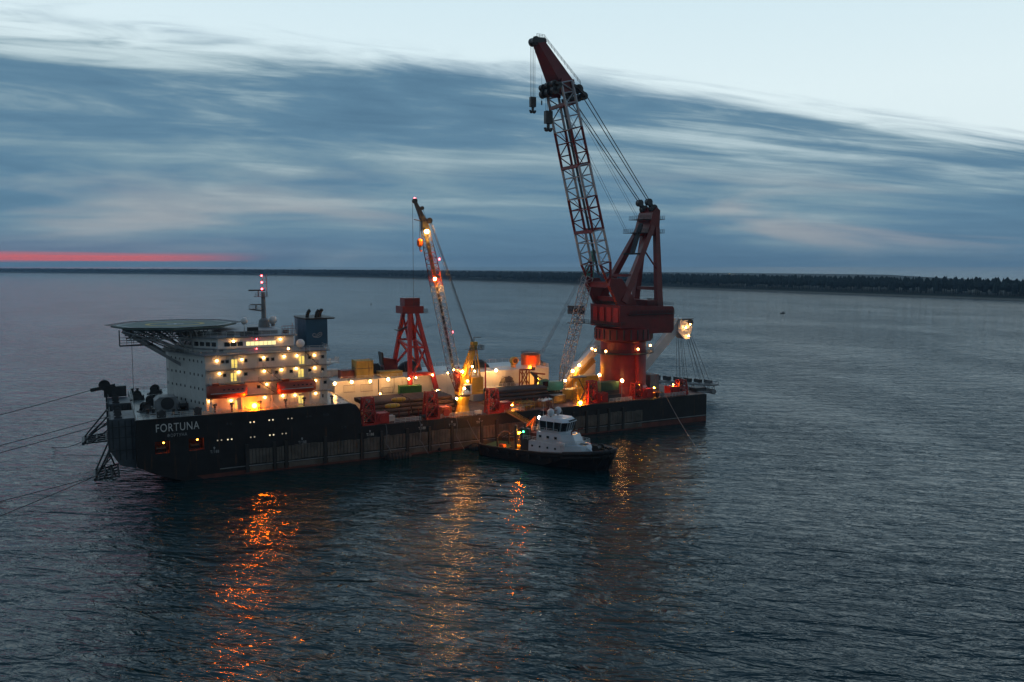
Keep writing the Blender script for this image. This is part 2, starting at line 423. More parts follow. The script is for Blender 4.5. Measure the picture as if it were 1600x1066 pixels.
# ------------------------------------------------------------------ the barge
FD, MD, BM, LN, ST = 14.5, 8.1, 46.0, 160.0, 49.5     # foredeck, main deck, beam, length, step
barge = thing('pipelay_barge', 'long black-hulled pipelay barge with white accommodation block, helideck and name FORTUNA', 'ship', 0, 0, 0)
def hull():
    mb = MB(); y0, y1 = 0.0, BM
    prof = [(0, FD), (0, 4.2), (3.5, 2.2), (16, -2.5), (LN, -2.5), (LN, MD + .35), (ST + .8, MD + .35), (ST + .5, FD - 2), (ST - .6, FD - .4), (ST - 2.0, FD)]
    n = len(prof)
    vs = [(p[0], y0, p[1]) for p in prof] + [(p[0], y1, p[1]) for p in prof]
    fs = [tuple(range(2 * n - 1, n - 1, -1))] + [(i, n + i, n + (i + 1) % n, (i + 1) % n) for i in range(n)]
    mb.add(vs, fs)
    wl, wh = 6.7, 9.4
    holes = [(3.7, 6.7), (10.6, 13.8)]
    # near side skin in bands round the two mooring openings
    def quad(poly): mb.add([(a, y0, b) for a, b in poly], [tuple(range(len(poly)))])
    quad([(0, wh), (ST + .64, wh), (ST + .5, FD - 2), (ST - .6, FD - .4), (ST - 2.0, FD), (0, FD)])
    quad([(0, wl), (0, 4.2), (3.5, 2.2), (16, -2.5), (LN, -2.5), (LN, MD + .35), (ST + .8, MD + .35), (ST + .9, wl)])
    x = 0
    for a, b in holes: quad([(x, wl), (a, wl), (a, wh), (x, wh)]); x = b
    quad([(x, wl), (ST + .9, wl), (ST + .8, MD + .35), (ST + .64, wh), (x, wh)])
    o = mb.build('hull', 'hull_black', barge)
    for a, b in holes:
        r = MB(); d = 5.0
        r.add([(a, 0, wl), (b, 0, wl), (b, 0, wh), (a, 0, wh), (a, d, wl), (b, d, wl), (b, d, wh), (a, d, wh)],
              [(4, 5, 6, 7), (0, 1, 5, 4), (3, 7, 6, 2), (0, 4, 7, 3), (1, 2, 6, 5)])
        r.build('mooring_opening', 'brick_red', o)
        f = MB(); c = (a + b) / 2
        f.lathe([(.75, -.9), (.75, -.75), (.42, -.7), (.42, .7), (.75, .75), (.75, .9)], 12, (c - .2, 2.2, wl + .75), 'x')
        f.box(c - 1.3, c + .9, 1.6, 2.8, wl + .02, wl + .18); f.build('mooring_roller', 'dark_steel', o)
        MB().tube((c + .3, .8, wh - .02), (c + .3, .8, wh - .3), .12).build('lamp_base', 'dark_steel', o)
        MB().ball((c + .3, .8, wh - .45), .20, 8, 5).build('bulb', 'lamp_small_amber', o)
    # boot topping: red lower plates, visible as the strip over the water
    bt = MB()
    bt.add([(17, -.03, -2.3), (LN - .1, -.03, -2.3), (LN - .1, -.03, 1.55), (12, -.03, 1.2 - .3)], [(0, 1, 2, 3)])
    bt.build('boot_topping', 'boot_red', o)
    ln = MB(); ln.box(17, LN - .1, -.10, -.002, 1.75, 1.95); ln.build('rubbing_strake', 'grey', o)
    return o
hl = hull()
# fendering: planked steel panels between dark posts
posts = [at(x, y, v=0)[0] for x, y in ((386, 715), (429, 710), (447, 708), (508, 700), (565, 693), (596, 690), (636, 685), (671, 681), (706, 678), (752, 673), (776, 670), (828, 664), (870, 660), (896, 657), (916, 654), (934, 652), (951, 650), (973, 648), (1005, 645))]
rp = random.Random(5)
for a, b in zip(posts, posts[1:]):
    g = .45; m = MB(); top = 5.6 + rp.uniform(-.15, .15); bot = 2.3
    k = max(3, int((b - a - 2 * g) / .75)); w = (b - a - 2 * g) / k
    for i in range(k):
        x = a + g + i * w; dz = rp.uniform(-.1, .1)
        m.box(x + .04, x + w - .04, -.30 + rp.uniform(-.05, .05), -.004, bot + dz, top + dz)
    m.build('fender_panel', 'fender_steel', hl)
    m = MB(); m.box(a - g * .8, a + g * .8, -.42, -.006, .4, MD - 1.2); m.build('fender_post', 'fender_dark', hl)
    m = MB(); m.box(a + g + .1, b - g - .1, -.16, -.005, .5, 1.6); m.build('lower_fender', 'fender_steel', hl)
# decks
d = MB(); d.box(.3, ST - 2.2, .3, BM - .3, FD + .004, FD + .06); d.build('fore_deck', 'deck_grey', barge)
d = MB(); d.box(ST + 1.0, LN - .3, .3, BM - .3, MD + .354, MD + .41); d.build('main_deck', 'deck_brown', barge)
MDK = MD + .41; FDK = FD + .06
# writing on the hull
def text(s, size, mat, parent, mtx, name, ext=.015, sx=1.0):
    cu = bpy.data.curves.new('lettering', 'FONT'); cu.body = s; cu.size = size; cu.extrude = ext; cu.space_character = 1.12
    o = bpy.data.objects.new('lettering', cu); COL.objects.link(o)
    bpy.context.view_layer.update()
    me = bpy.data.meshes.new_from_object(o.evaluated_get(bpy.context.evaluated_depsgraph_get()))
    bpy.data.objects.remove(o); me.name = name; me.materials.clear(); me.materials.append(M[mat])
    q = bpy.data.objects.new(name, me); COL.objects.link(q); q.parent = parent
    xs = [v.co.x for v in me.vertices]; wd = max(xs) - min(xs)
    q.matrix_local = mtx @ Matrix.Diagonal((sx / wd if sx > 1 else 1, 1, 1, 1))
    return q
SIDE = lambda u, v, w: Matrix.Translation((u, v, w)) @ Matrix.Rotation(math.pi / 2, 4, 'X')
text('FORTUNA', 2.55, 'mark_white', hl, SIDE(3.9, -.03, 11.55), 'ship_name_latin', sx=8.9)
text('ФОРТУНА', .98, 'mark_dim', hl, SIDE(6.2, -.03, 10.25), 'ship_name_cyrillic', sx=4.1)
for x, y in ((335, 708), (472, 693), (578, 681), (659, 671), (706, 666), (749, 661.5)):
    p = at(x, y, v=0)
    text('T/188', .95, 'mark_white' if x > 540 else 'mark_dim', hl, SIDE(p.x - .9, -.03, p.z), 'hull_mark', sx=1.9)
    MB().prism([(p.x - .1, p.z + .85), (p.x + .15, p.z + .85), (p.x + .15, p.z + 1.2), (p.x + .28, p.z + 1.2), (p.x + .02, p.z + 1.5), (p.x - .23, p.z + 1.2), (p.x - .1, p.z + 1.2)], -.045, -.015, 'xz').build('hull_mark', 'mark_dim', hl)
# portholes in the forecastle side
for x, y, lit in ((394, 659.7, 1), (343, 688, 2), (359, 686.6, 1), (394.7, 683, 2), (423.5, 656.3, 1), (453, 654, 2), (424.5, 679.7, 1), (444, 677.5, 2), (482, 651, 0), (509, 648.5, 0), (537, 668, 0), (358, 662.5, 0)):
    p = at(x, y, v=0)
    for k in (-.42, .42):
        pr = MB().lathe([(.26, -.07), (.26, -.004)], 12, (p.x + k, 0, p.z), 'y'); pr.build('porthole_frame', 'dark_steel', hl)
        MB().lathe([(.17, -.08), (.17, -.072)], 12, (p.x + k, 0, p.z), 'y').build('porthole', ('glass', 'lit_port', 'lit_port_dim')[lit], hl)

# ------------------------------------------------------------------ accommodation block
D = [FD, 17.8, 21.0, 24.15, 27.4]
plan = [(15, 4), (43, 4), (43, 42), (15, 42), (12, 34), (8.6, 26), (8.2, 23), (8.6, 20), (12, 12)]
sup = MB().prism(plan, FDK, D[4]).build('accommodation_block', 'white', barge)
for k in (1, 2, 3):
    m = MB(); m.box(15.2, 43.8, 2.3, 3.996, D[k] - .16, D[k]); m.build('walkway', 'grey', sup)
    m = MB(); m.rail([(15.2, 2.4, D[k]), (43.6, 2.4, D[k]), (43.6, 3.9, D[k])], step=1.9, r=.035); m.build('railing', 'rail_white', sup)
    m = MB()
    for u in [16 + 3.4 * i for i in range(9)]: m.beam((u, 2.45, D[k] - .2), (u, 3.95, D[k] - .7), .12)
    m.build('walkway_bracket', 'white', sup)
rf = MB().prism([(15, 2.8), (43.6, 2.8), (43.6, 43.2), (15, 43.2), (11.2, 34.6), (7.6, 26.3), (7.2, 23), (7.6, 19.7), (11.2, 11.4)], D[4] + .002, D[4] + .22).build('bridge_deck', 'grey', sup)
MB().rail([(7.9, 23, D[4] + .22), (7.9, 20, D[4] + .22), (11.5, 11.7, D[4] + .22), (15.2, 3, D[4] + .22), (43.4, 3, D[4] + .22), (43.4, 43, D[4] + .22)], step=2.4, r=.04).build('railing', 'rail_white', sup)
# stairs between walkways
for a, b, k in ((27.6, 31.5, 2), (26.5, 30.6, 1), (37.6, 40.6, 3)):
    m = MB(); m.beam((a, 3.0, D[k + 1]), (b, 3.0, D[k]), .8, .16)
    m.rail([(a, 2.65, D[k + 1]), (b, 2.65, D[k])], h=1.0, r=.035, step=1.2); m.build('stair', 'dark_steel', sup)
# doors, windows
def door(u, k, lit=True):
    z = D[k]; m = MB(); m.box(u - .75, u + .75, 3.90, 3.996, z + .02, z + 2.35); f = m.build('door', 'white_clean', sup)
    for s in (-1, 1):
        MB().box(u + s * .36 - .27, u + s * .36 + .27, 3.86, 3.897, z + .25, z + 2.15).build('door_pane', 'lit_door' if lit else 'glass', sup)
for x, y, k in ((366, 568, 3), (365, 588, 2), (471, 560.7, 3), (470, 581, 2), (470, 617, 0), (366, 629, 0)):
    door(at(x, y, v=4).x, k)
for x, y in ((348, 566), (355, 566), (384, 563.5), (407, 563), (426, 561.5), (351, 588), (384, 585), (432, 582), (455, 580), (484, 579), (504, 560), (504, 579), (349, 609), (508, 598), (434, 602), (418, 568), (484, 560), (503, 618), (425, 625), (404, 606)):
    p = at(x, y, v=4); k = max(j for j in range(4) if D[j] < p.z); z = D[k] + 1.75
    m = MB(); m.box(p.x - .42, p.x + .42, 3.92, 3.996, z - .42, z + .42); m.build('window_frame', 'grey', sup)
    MB().box(p.x - .32, p.x + .32, 3.90, 3.918, z - .32, z + .32).build('window', 'glass', sup)
def face_windows(p0, p1, n, z, w=.22, h=.30, mat='glass', parent=None, out=.05):
    p0 = Vector(p0); p1 = Vector(p1); d_ = (p1 - p0); L = d_.length; d_.normalize(); nrm = Vector((d_.y, -d_.x))
    for i in range(n):
        c = p0 + d_ * (L * (i + .7) / (n + .4)); m = MB()
        a = c - d_ * w; b = c + d_ * w
        m.add([(*(a + nrm * out), z - h), (*(b + nrm * out), z - h), (*(b + nrm * out), z + h), (*(a + nrm * out), z + h),
               (*a, z - h), (*b, z - h), (*b, z + h), (*a, z + h)], [(0, 1, 2, 3), (0, 4, 5, 1), (1, 5, 6, 2), (2, 6, 7, 3), (3, 7, 4, 0)])
        m.build('window', mat, parent)
for k in range(4):
    z = D[k] + 1.8
    face_windows((12, 12), (15, 4), 4, z, parent=sup); face_windows((8.6, 20), (12, 12), 4, z, parent=sup); face_windows((8.2, 23), (8.6, 20), 2, z, parent=sup)
# bridge tier
bp_ = [(18.5, 8), (36, 8), (36, 38), (18.5, 38), (13.5, 32), (11.5, 25), (11.2, 23), (11.5, 21), (13.5, 14)]
brg = MB().prism(bp_, D[4] + .224, 31.0).build('wheelhouse', 'white_clean', barge)
out = [(18, 7.2), (36.8, 7.2), (36.8, 38.8), (18, 38.8), (12.9, 32.5), (10.7, 25), (10.4, 23), (10.7, 21), (12.9, 13.5)]
MB().prism(out, 31.002, 31.3).build('roof', 'grey', brg)
MB().prism(out, D[4] + 1.0, D[4] + 1.12).build('window_ledge', 'grey', brg)
face_windows((13.5, 14), (18.5, 8), 4, 29.5, .65, .5, parent=brg); face_windows((11.5, 21), (13.5, 14), 4, 29.5, .65, .5, parent=brg)
face_windows((19.5, 8), (24.5, 8), 3, 29.5, .62, .5, parent=brg)
face_windows((24.6, 8), (32.0, 8), 7, 29.45, .44, .46, 'lit_bridge', parent=brg)
face_windows((17, 9.8), (20, 6.2), 2, 28.2, .6, .35, parent=brg)
MB().rail([(13, 14, 31.3), (18.4, 7.6, 31.3), (36.5, 7.6, 31.3)], step=2.0, r=.035).build('railing', 'rail_white', brg)
# top deck gear
m = MB(); m.prism([(20, 12), (33, 12), (34, 34), (20, 34)], 31.302, 32.2); m.build('monkey_island', 'grey', barge)
for u, v, s in ((21.5, 10, .8), (24.5, 9.6, .7), (16.0, 14, .7), (35, 12, .6)):
    MB().box(u - s, u + s, v - s, v + s, 31.302, 31.3 + 1.5 * s).build('roof_locker', 'dark_steel', barge)
m = MB(); m.tube((25.0, 11, 31.3), (25.0, 11, 34), .1); m.build('antenna_pole', 'rail_white', barge)
MB().ball((25.0, 11, 34.7), .85, 12, 8).build('radome', 'white_clean', barge, smooth=True)
MB().box(25.6, 28, 9.4, 11, 31.302, 33.2).build('roof_locker', 'black', barge)
for u, v, z, r in ((37.2, 6.0, D[4] + .22, 1.05), (34.2, 24, 32.2, 1.1)):
    m = MB(); m.tube((u, v, z), (u, v, z + r * .8), r * .45, n=10); m.build('radome_stand', 'grey', barge)
    MB().ball((u, v, z + r * 1.5), r, 14, 9).build('radome', 'white_clean', barge, smooth=True)
m = MB(); m.rail([(33.5, 9, 31.3), (36.4, 9, 31.3)], h=2.0, r=.06, step=.7); m.tube((36, 9, 31.3), (36, 9, 34), .07); m.build('signal_rack', 'brick_red', barge)
# mast
mu, mv = 31.8, 23
mast = MB().lathe([(1.5, 32.21), (1.3, 34), (.62, 34.6), (.5, 41.2)], 14, (mu, mv, 0)).build('mast', 'grey', barge)
m = MB()
m.beam((mu, mv, 36.3), (mu - 3.6, mv - 1.2, 36.9), .55, .35); m.box(mu - 3.8, mu, mv - 1.6, mv + .4, 36.9, 37.05); m.rail([(mu - 3.8, mv - 1.6, 37.05), (mu, mv - 1.6, 37.05)], h=.9, r=.04, step=1)
m.box(mu - 3.4, mu - .6, mv - .8, mv - .5, 37.9, 38.2); m.tube((mu - 2, mv - .6, 37), (mu - 2, mv - .6, 38), .2)
m.box(mu - 2.2, mu + .9, mv - 1.2, mv + 1.2, 40.0, 40.15); m.rail([(mu - 2.2, mv - 1.2, 40.15), (mu + .9, mv - 1.2, 40.15)], h=.9, r=.04, step=.8)
m.tube((mu - 1.2, mv, 40.1), (mu - 1.2, mv, 41.5), .18); m.build('radar_platform', 'grey', mast)
MB().box(mu - 3.6, mu + .5, mv - .15, mv + .15, 41.5, 41.85).build('radar_scanner', 'dark_steel', mast)
m = MB(); m.tube((mu + .9, mv, 40.1), (mu + .9, mv, 45.8), .10); m.tube((mu - .15, mv, 41.2), (mu - .15, mv, 45.3), .07)
for z in (42.2, 43.4, 44.4, 45.3): m.tube((mu - .15, mv, z), (mu + .9, mv, z), .06, n=4)
m.build('signal_mast', 'grey', mast)
# funnel
FP = [(39.6, 10), (44.9, 10), (44.9, 23), (39.6, 23), (38.9, 16.5)]
fun = MB().prism(FP, D[4] + .224, 34.6).build('funnel', 'funnel_blue', barge)
MB().prism([(39.4, 9.8), (46.6, 9.8), (46.6, 23.2), (39.4, 23.2), (38.7, 16.5)], 34.602, 34.95, z1off=[(39.4, 9.8), (46.9, 9.8), (46.9, 23.2), (39.4, 23.2), (38.7, 16.5)]).build('funnel_cap', 'black', fun)
for u, v in ((40.6, 13), (42.6, 12.2), (43.6, 13.5), (44.3, 15)):
    m = MB(); pts = [Vector((u, v, 34.9))]
    for a in range(1, 6): pts.append(Vector((u + .25 * a * a * .12, v, 34.9 + 1.9 * math.sin(a / 5 * 1.4))))
    m.path(pts, .45 if u < 42 else .38, n=9); m.build('exhaust_pipe', 'black', fun)
def ribbon(m, pts, w, y):
    for (x0, z0_), (x1, z1_) in zip(pts, pts[1:]):
        d_ = Vector((x1 - x0, z1_ - z0_)).normalized() * w / 2
        n_ = Vector((-d_.y, d_.x))
        q = [(x0 + n_.x - d_.x * .4, z0_ + n_.y - d_.y * .4), (x1 + n_.x + d_.x * .4, z1_ + n_.y + d_.y * .4), (x1 - n_.x + d_.x * .4, z1_ - n_.y + d_.y * .4), (x0 - n_.x - d_.x * .4, z0_ - n_.y - d_.y * .4)]
        m.prism(q, y - .02, y, 'xz')
m = MB(); cx, cz = 42.3, 30.7
def arc(cx_, cz_, rx, rz, a0, a1, k, tilt_=0):
    o = []
    for i in range(k + 1):
        a = R(a0 + (a1 - a0) * i / k); x, z = rx * math.cos(a), rz * math.sin(a)
        o.append((cx_ + x * math.cos(tilt_) - z * math.sin(tilt_), cz_ + x * math.sin(tilt_) + z * math.cos(tilt_)))
    return o
ribbon(m, arc(cx - .75, cz, .38, .42, 20, 330, 12), .15, 9.985)
ribbon(m, [(cx - .95, cz - .45), (cx - .45, cz - .55), (cx + .1, cz - .25), (cx + .9, cz + .25)], .16, 9.98)
ribbon(m, [(cx - .2, cz - .1), (cx + .3, cz + .42), (cx + .8, cz + .62), (cx + 1.1, cz + .5), (cx + 1.15, cz + .1), (cx + .9, cz - .3), (cx + .3, cz - .62), (cx - .25, cz - .62)], .15, 9.975)
m.build('emblem', 'mark_dim', fun)
# balcony aft of the block
m = MB(); m.box(43.004, 46.5, 5, 9, D[3] - .2, D[3]); m.rail([(43.2, 5.1, D[3]), (46.4, 5.1, D[3]), (46.4, 8.9, D[3])], r=.04, step=1.2); m.build('aft_platform', 'white', barge)

# ------------------------------------------------------------------ helideck
hu, hv, hz = 10.6, 23, 33.7
oct_ = [(hu + 14.2 * math.cos(R(a + 22.5 - 27.5)), hv + 14.2 * math.sin(R(a + 22.5 - 27.5))) for a in range(0, 360, 45)]
def scaled(k): return [(hu + (x - hu) * k, hv + (y - hv) * k) for x, y in oct_]
heli = MB().prism(oct_, hz - .45, hz).build('helideck', 'helideck_green', barge)
m = MB(); o8, i8 = scaled(.93), scaled(.90)
for i in range(8):
    j = (i + 1) % 8; m.add([(*o8[i], hz + .008), (*o8[j], hz + .008), (*i8[j], hz + .008), (*i8[i], hz + .008)], [(0, 1, 2, 3)])
m.build('perimeter_line', 'mark_white', heli)
m = MB(); k = 40
for i in range(k):
    a0, a1 = 2 * math.pi * i / k, 2 * math.pi * (i + 1) / k
    m.add([(hu + r_ * math.cos(a), hv + r_ * math.sin(a), hz + .012) for r_, a in ((6.8, a0), (6.8, a1), (5.8, a1), (5.8, a0))], [(0, 1, 2, 3)])
m.build('aiming_circle', 'mark_yellow', heli)
m = MB()
for x0, x1, y0, y1 in ((-1.9, 1.9, -1.5, -.9), (-1.9, 1.9, .9, 1.5), (-.3, .3, -.9, .9)): m.box(hu + x0, hu + x1, hv + y0, hv + y1, hz + .012, hz + .02)
m.build('letter_h', 'mark_white', heli)
m = MB(); net = scaled(1.09)
for i in range(8):
    j = (i + 1) % 8; a, b, c, d_ = Vector((*oct_[i], hz - .1)), Vector((*oct_[j], hz - .1)), Vector((*net[j], hz + .12)), Vector((*net[i], hz + .12))
    m.tube(d_, c, .06, n=4)
    for q in range(9): m.tube(a.lerp(b, q / 8), d_.lerp(c, q / 8), .04, n=4)
    m.tube((a + d_) / 2, (b + c) / 2, .03, n=4)
m.build('safety_net', 'dark_steel', heli)
m = MB(); inn = scaled(.80)
for i in range(8):
    j = (i + 1) % 8; m.beam((*inn[i], hz - .75), (*inn[j], hz - .75), .3, .6); m.beam((hu, hv, hz - .75), (*inn[i], hz - .75), .3, .6)
low_ = D[4] + .2
for v in (13, 19, 27, 33):
    for a, b in ((-1.2, 9.5), (1.5, 10), (5, 12), (8, 13), (13, 13.5), (17, 15)):
        m.tube((a, v, hz - .7), (max(b, 12.5) if abs(v - 23) > 6 else b, v, low_ if a > 4 else low_ + .2), .17, n=6)
    m.tube((-.6, v, hz - 2.8), (13.5, v, hz - 2.8), .15, n=6)
    for a in range(0, 13, 3):
        m.tube((a, v, hz - 2.8), (a + 1.5, v, hz - .7), .12, n=5); m.tube((a + 1.5, v, hz - .7), (a + 3, v, hz - 2.8), .12, n=5)
m.build('support_truss', 'grey', heli)
m = MB()
for v in (15, 31): m.beam((-1.4, v, hz - .8), (11.6, v, 24.0), .55, .7)
m.beam((-.7, 15, hz - 1.2), (-.7, 31, hz - 1.2), .4); m.build('main_brace', 'grey', heli)
m = MB(); m.tube((-2.0, 15, hz - .5), (-2.0, 15, hz - 4.2), .14); m.tube((-2.0, 15, hz - 4.2), (5, 15, hz - 4.0), .18)
m.rail([(-2.0, 15, hz - 4.1), (2.4, 15, hz - 4.1)], h=1.8, r=.05, step=1.6); m.box(-2.0, 5, 14.6, 16.6, hz - 4.3, hz - 4.15); m.tube((4.9, 15.6, hz - 4.1), (4.9, 15.6, hz - .5), .14); m.build('access_walkway', 'dark_steel', heli)
m = MB(); m.tube((.5, 14.5, hz - 2.2), (.4, 14.5, FDK), .05, n=4); m.tube((.5, 14.5, hz - .4), (.5, 14.5, hz - 2.2), .25); m.build('hanging_rope', 'wire', heli)

# ------------------------------------------------------------------ bow: anchor racks and fairleads
def bow_rack(v0, v1, tipw, reach):
    m = MB(); m.prism([(-.004, FD + .05), (-5.0, FD + .05), (-5.0, 7.4), (-3.2, 4.2), (-.004, 3.2)], v0, v1, 'xz')
    o = m.build('bow_casing', 'casing_grey', barge)
    for v in (v0 + .4, v1 - .4): MB().box(-5.35, -5.004, v - .5, v + .5, 6.2, FD + .5).build('guide_rail', 'dark_steel', o)
    for k in range(4):                       # stiffeners and a ladder on the near side of the casing
        x = -4.4 + k * 1.25; MB().box(x - .14, x + .14, v0 - .22, v0 - .004, 5.4 if k else 8.0, FD - .2).build('stiffener', 'dark_steel', o)
    for z in (7.6, 10.4, 12.8): MB().box(-4.9, -.1, v0 - .16, v0 - .005, z - .1, z + .1).build('stringer', 'dark_steel', o)
    m = MB(); m.rail([(-4.8, v0 + .2, FD + .05), (-4.8, v1 - .2, FD + .05)], step=1.4, r=.05); m.build('railing', 'dark_steel', o)
    m = MB()
    for k in range(3):
        q = v0 + 1.5 + k * (v1 - v0 - 3) / 2; m.lathe([(.7, q - .5), (.45, q - .35), (.45, q + .35), (.7, q + .5)], 12, (-3.2, 0, FD + 1.0), 'y'); m.box(-4.0, -2.4, q - .6, q + .6, FD + .04, FD + .4)
    m.build('fairlead_roller', 'dark_steel', o)
    m = MB(); vm = (v0 + v1) / 2; tip = Vector((-5 - reach, vm - 1, tipw))
    n = 5
    for i in range(n):
        v = v0 - .5 + (v1 - v0 + 1) * i / (n - 1)
        m.tube((-3.4, v, tipw + .6), (tip.x, vm + (v - vm) * .7, tipw), .22, n=6)
    for k in range(4):
        x = -3.6 - (reach + 1.0) * k / 3.2; m.tube((x, v0 - .4, tipw + .55 - k * .12), (x, v1 + .4, tipw + .55 - k * .12), .20, n=6)
    for v in (v0, v1):
        m.tube((-5.1, v, tipw + 6.5), (tip.x, vm + (v - vm) * .7, tipw), .2, n=6); m.tube((-5.1, v, tipw + 3.2), (tip.x + 1.6, v, tipw + .2), .18, n=6)
        m.tube((-4.2, v, tipw + .5), (-5.05, v, tipw + 3.2), .2, n=6)
        m.tube((-5.1, v, tipw + 4.6), (tip.x + 1.2, vm, tipw + 1.3), .14, n=5)
    m.tube((tip.x, v0 + 1, tipw), (tip.x, v1 - 1, tipw), .38, n=8)
    m.build('anchor_rack', 'dark_steel', o)
bow_rack(25.5, 36.0, 5.2, 5.6)
bow_rack(3.5, 14.5, 1.4, 3.2)
m = MB(); c = at(163, 602, v=38)
m.lathe([(.6, -.35), (1.35, -.45), (1.25, 0), (1.35, .45), (.6, .35)], 20, c, 'y'); m.beam((c.x - 3.2, 38, c.z - 1.1), (c.x + 2.5, 38, c.z - .2), .8, .9); m.box(c.x - .2, -.5, 37.2, 38.8, FD, c.z - .4)
m.build('bow_sheave', 'dark_steel', barge)
# rails of the foredeck
MB().rail([(.5, .4, FDK), (4.2, .4, FDK)], step=1.3).build('railing', 'rail_white', barge)
MB().rail([(6.4, .4, FDK), (11.9, .4, FDK)], step=1.3).build('railing', 'rail_white', barge)
MB().rail([(13.6, .4, FDK), (17.5, .4, FDK)], step=1.3).build('railing', 'rail_white', barge)
MB().rail([(17.6, 1.0, FDK), (46.5, 1.0, FDK)], step=1.6, r=.035).build('railing', 'rail_white', barge)
MB().rail([(.6, 26, FDK), (.6, 45.4, FDK), (14, 45.4, FDK)], step=1.6).build('railing', 'rail_white', barge)
for u in (5.3, 12.8):
    m = MB(); m.lathe([(.75, -.55), (.75, -.4), (.5, -.35), (.5, .35), (.75, .4), (.75, .55)], 14, (u, 1.2, FDK + .95), 'y'); m.box(u - .9, u + .9, .7, 1.8, FDK, FDK + .25); m.box(u - .9, u - .7, .7, 1.8, FDK, FDK + 1.5); m.box(u + .7, u + .9, .7, 1.8, FDK, FDK + 1.5)
    m.build('deck_roller', 'dark_steel', barge)
# foredeck winches
def winch(u, v, w, rot, label, s=1.0, mat='dark_steel', drum='black', grp='anchor winches on the foredeck'):
    t = thing('anchor_winch', label, 'winch', u, v, w, rot, grp); t.scale = (s, s, s)
    m = MB(); m.box(-2.2, 2.2, -1.6, 1.6, 0, .3); m.build('base', mat, t)
    for y in (-1.35, 1.35): MB().prism([(-1.5, .3), (1.5, .3), (.7, 2.3), (-.7, 2.3)], y - .15, y + .15, 'xz').build('side_frame', mat, t)
    MB().lathe([(1.35, -1.1), (1.35, -.95), (.75, -.93), (.75, .93), (1.35, .95), (1.35, 1.1)], 18, (0, 0, 1.6), 'y').build('drum', drum, t)
    m = MB(); m.box(1.2, 2.1, -.8, .8, .3, 1.4); m.tube((1.6, -.9, 1.0), (1.6, -1.7, 1.0), .35, n=10); m.build('motor', mat, t)
    return t
winch(4.2, 19.5, FDK, .1, 'dark winch in the middle of the foredeck under the helideck', .78)
winch(1.7, 30, FDK, 0, 'dark winch at the bow edge behind the far anchor rack', .75)
winch(2.6, 11, FDK, .3, 'dark winch at the bow edge behind the near anchor rack', .72)
winch(6.2, 38, FDK, -.2, 'farthest dark winch on the foredeck beside the far railing', .8)
winch(10.4, 7.8, FDK, 1.57, 'dark winch just in front of the white accommodation corner', .75)
t = thing('winch_house', 'rounded dark grey winch cover on the foredeck before the white block', 'cover', 7.2, 13.2, FDK, 0)
MB().prism([(-2.6, 0), (2.6, 0), (2.6, 1.9), (1.8, 2.9), (-1.6, 3.0), (-2.6, 2.2)], -2.4, 2.4, 'xz').build('cover_shell', 'grey', t)
MB().lathe([(1.45, -2.6), (1.45, -2.41)], 18, (.1, 0, 1.5), 'y').build('drum_flange', 'dark_steel', t)
for i, (u, v, l) in enumerate(((8.6, 3.4, 'dark mooring bitts by the foredeck rail right of the roller'), (3.4, 6.0, 'dark mooring bitts near the bow corner of the foredeck'), (1.6, 41, 'dark mooring bitts at the far bow corner'), (6.0, 28, 'dark mooring bitts behind the foredeck winches'))):
    t = thing('mooring_bitts', l, 'bitts', u, v, FDK, 0, 'mooring bitts on the foredeck')
    MB().box(-1.1, 1.1, -.4, .4, 0, .15).build('base', 'black', t)
    for x in (-.6, .6): MB().lathe([(.3, .15), (.3, 1.1), (.42, 1.15), (.42, 1.3)], 12, (x, 0, 0)).build('post', 'black', t)
t = thing('deck_crane_post', 'slim red and white davit post at the far front corner of the white block', 'davit', 12.0, 37.5, FDK, 0)
MB().lathe([(.55, 0), (.5, 9.5)], 12).build('post', 'brick_red', t)
MB().beam((0, 0, 9.3), (-2.0, 0, 12.4), .35, .45).build('jib', 'grey', t); MB().box(-.7, .7, -.7, .7, 5.8, 8.2).build('cab', 'bright_red', t)

# ------------------------------------------------------------------ anchor wires
def wire(name, pts, r, label, grp, sag=0.0, mat='wire'):
    P = []
    for a, b in zip(pts, pts[1:]):
        a = Vector(a); b = Vector(b)
        for i in range(12): q = a.lerp(b, i / 12); q.z -= sag * 4 * (i / 12) * (1 - i / 12); P.append(q)
    P.append(Vector(pts[-1])); MBo = MB().path(P, r, 5)
    o = MBo.build(name, mat); return tag(o, label, 'wire', grp)
def W_(u, v, w): return s2w(u, v, w)
c = at(142, 610, v=38)
wires = [
 ((c.x, 38, c.z), sea(-420, 745), 'uppermost anchor wire running left from the dark bow sheave'),
 ((-5.2, 33, 10.2), sea(-420, 790), 'anchor wire running left from the far bow casing'),
 ((-5.2, 28, 9.6), sea(-420, 806), 'anchor wire just below its neighbour from the far bow casing'),
 ((-10.8, 30.2, 5.1), sea(78, 697), 'short anchor wire from the tip of the far rack into the water'),
 ((-8.1, 8.2, 1.3), sea(-420, 872), 'anchor wire running left from the tip of the near rack'),
 ((-4.0, 3.4, 4.0), sea(-420, 960), 'lowest anchor wire at left slanting down in front of the bow'),
]
for a, b, l in wires: wire('anchor_wire', [W_(*a), (b.x, b.y, -.2)], .085, l, 'anchor wires off the bow', .8)
a = at(1040, 618, v=0); b = sea(1098, 712)
wire('anchor_wire', [W_(a.x, -.05, a.z), (b.x, b.y, -.2)], .07, 'thin anchor wire slanting from the stern quarter down to the water', 'anchor wires off the stern', .8, 'rope_grey')

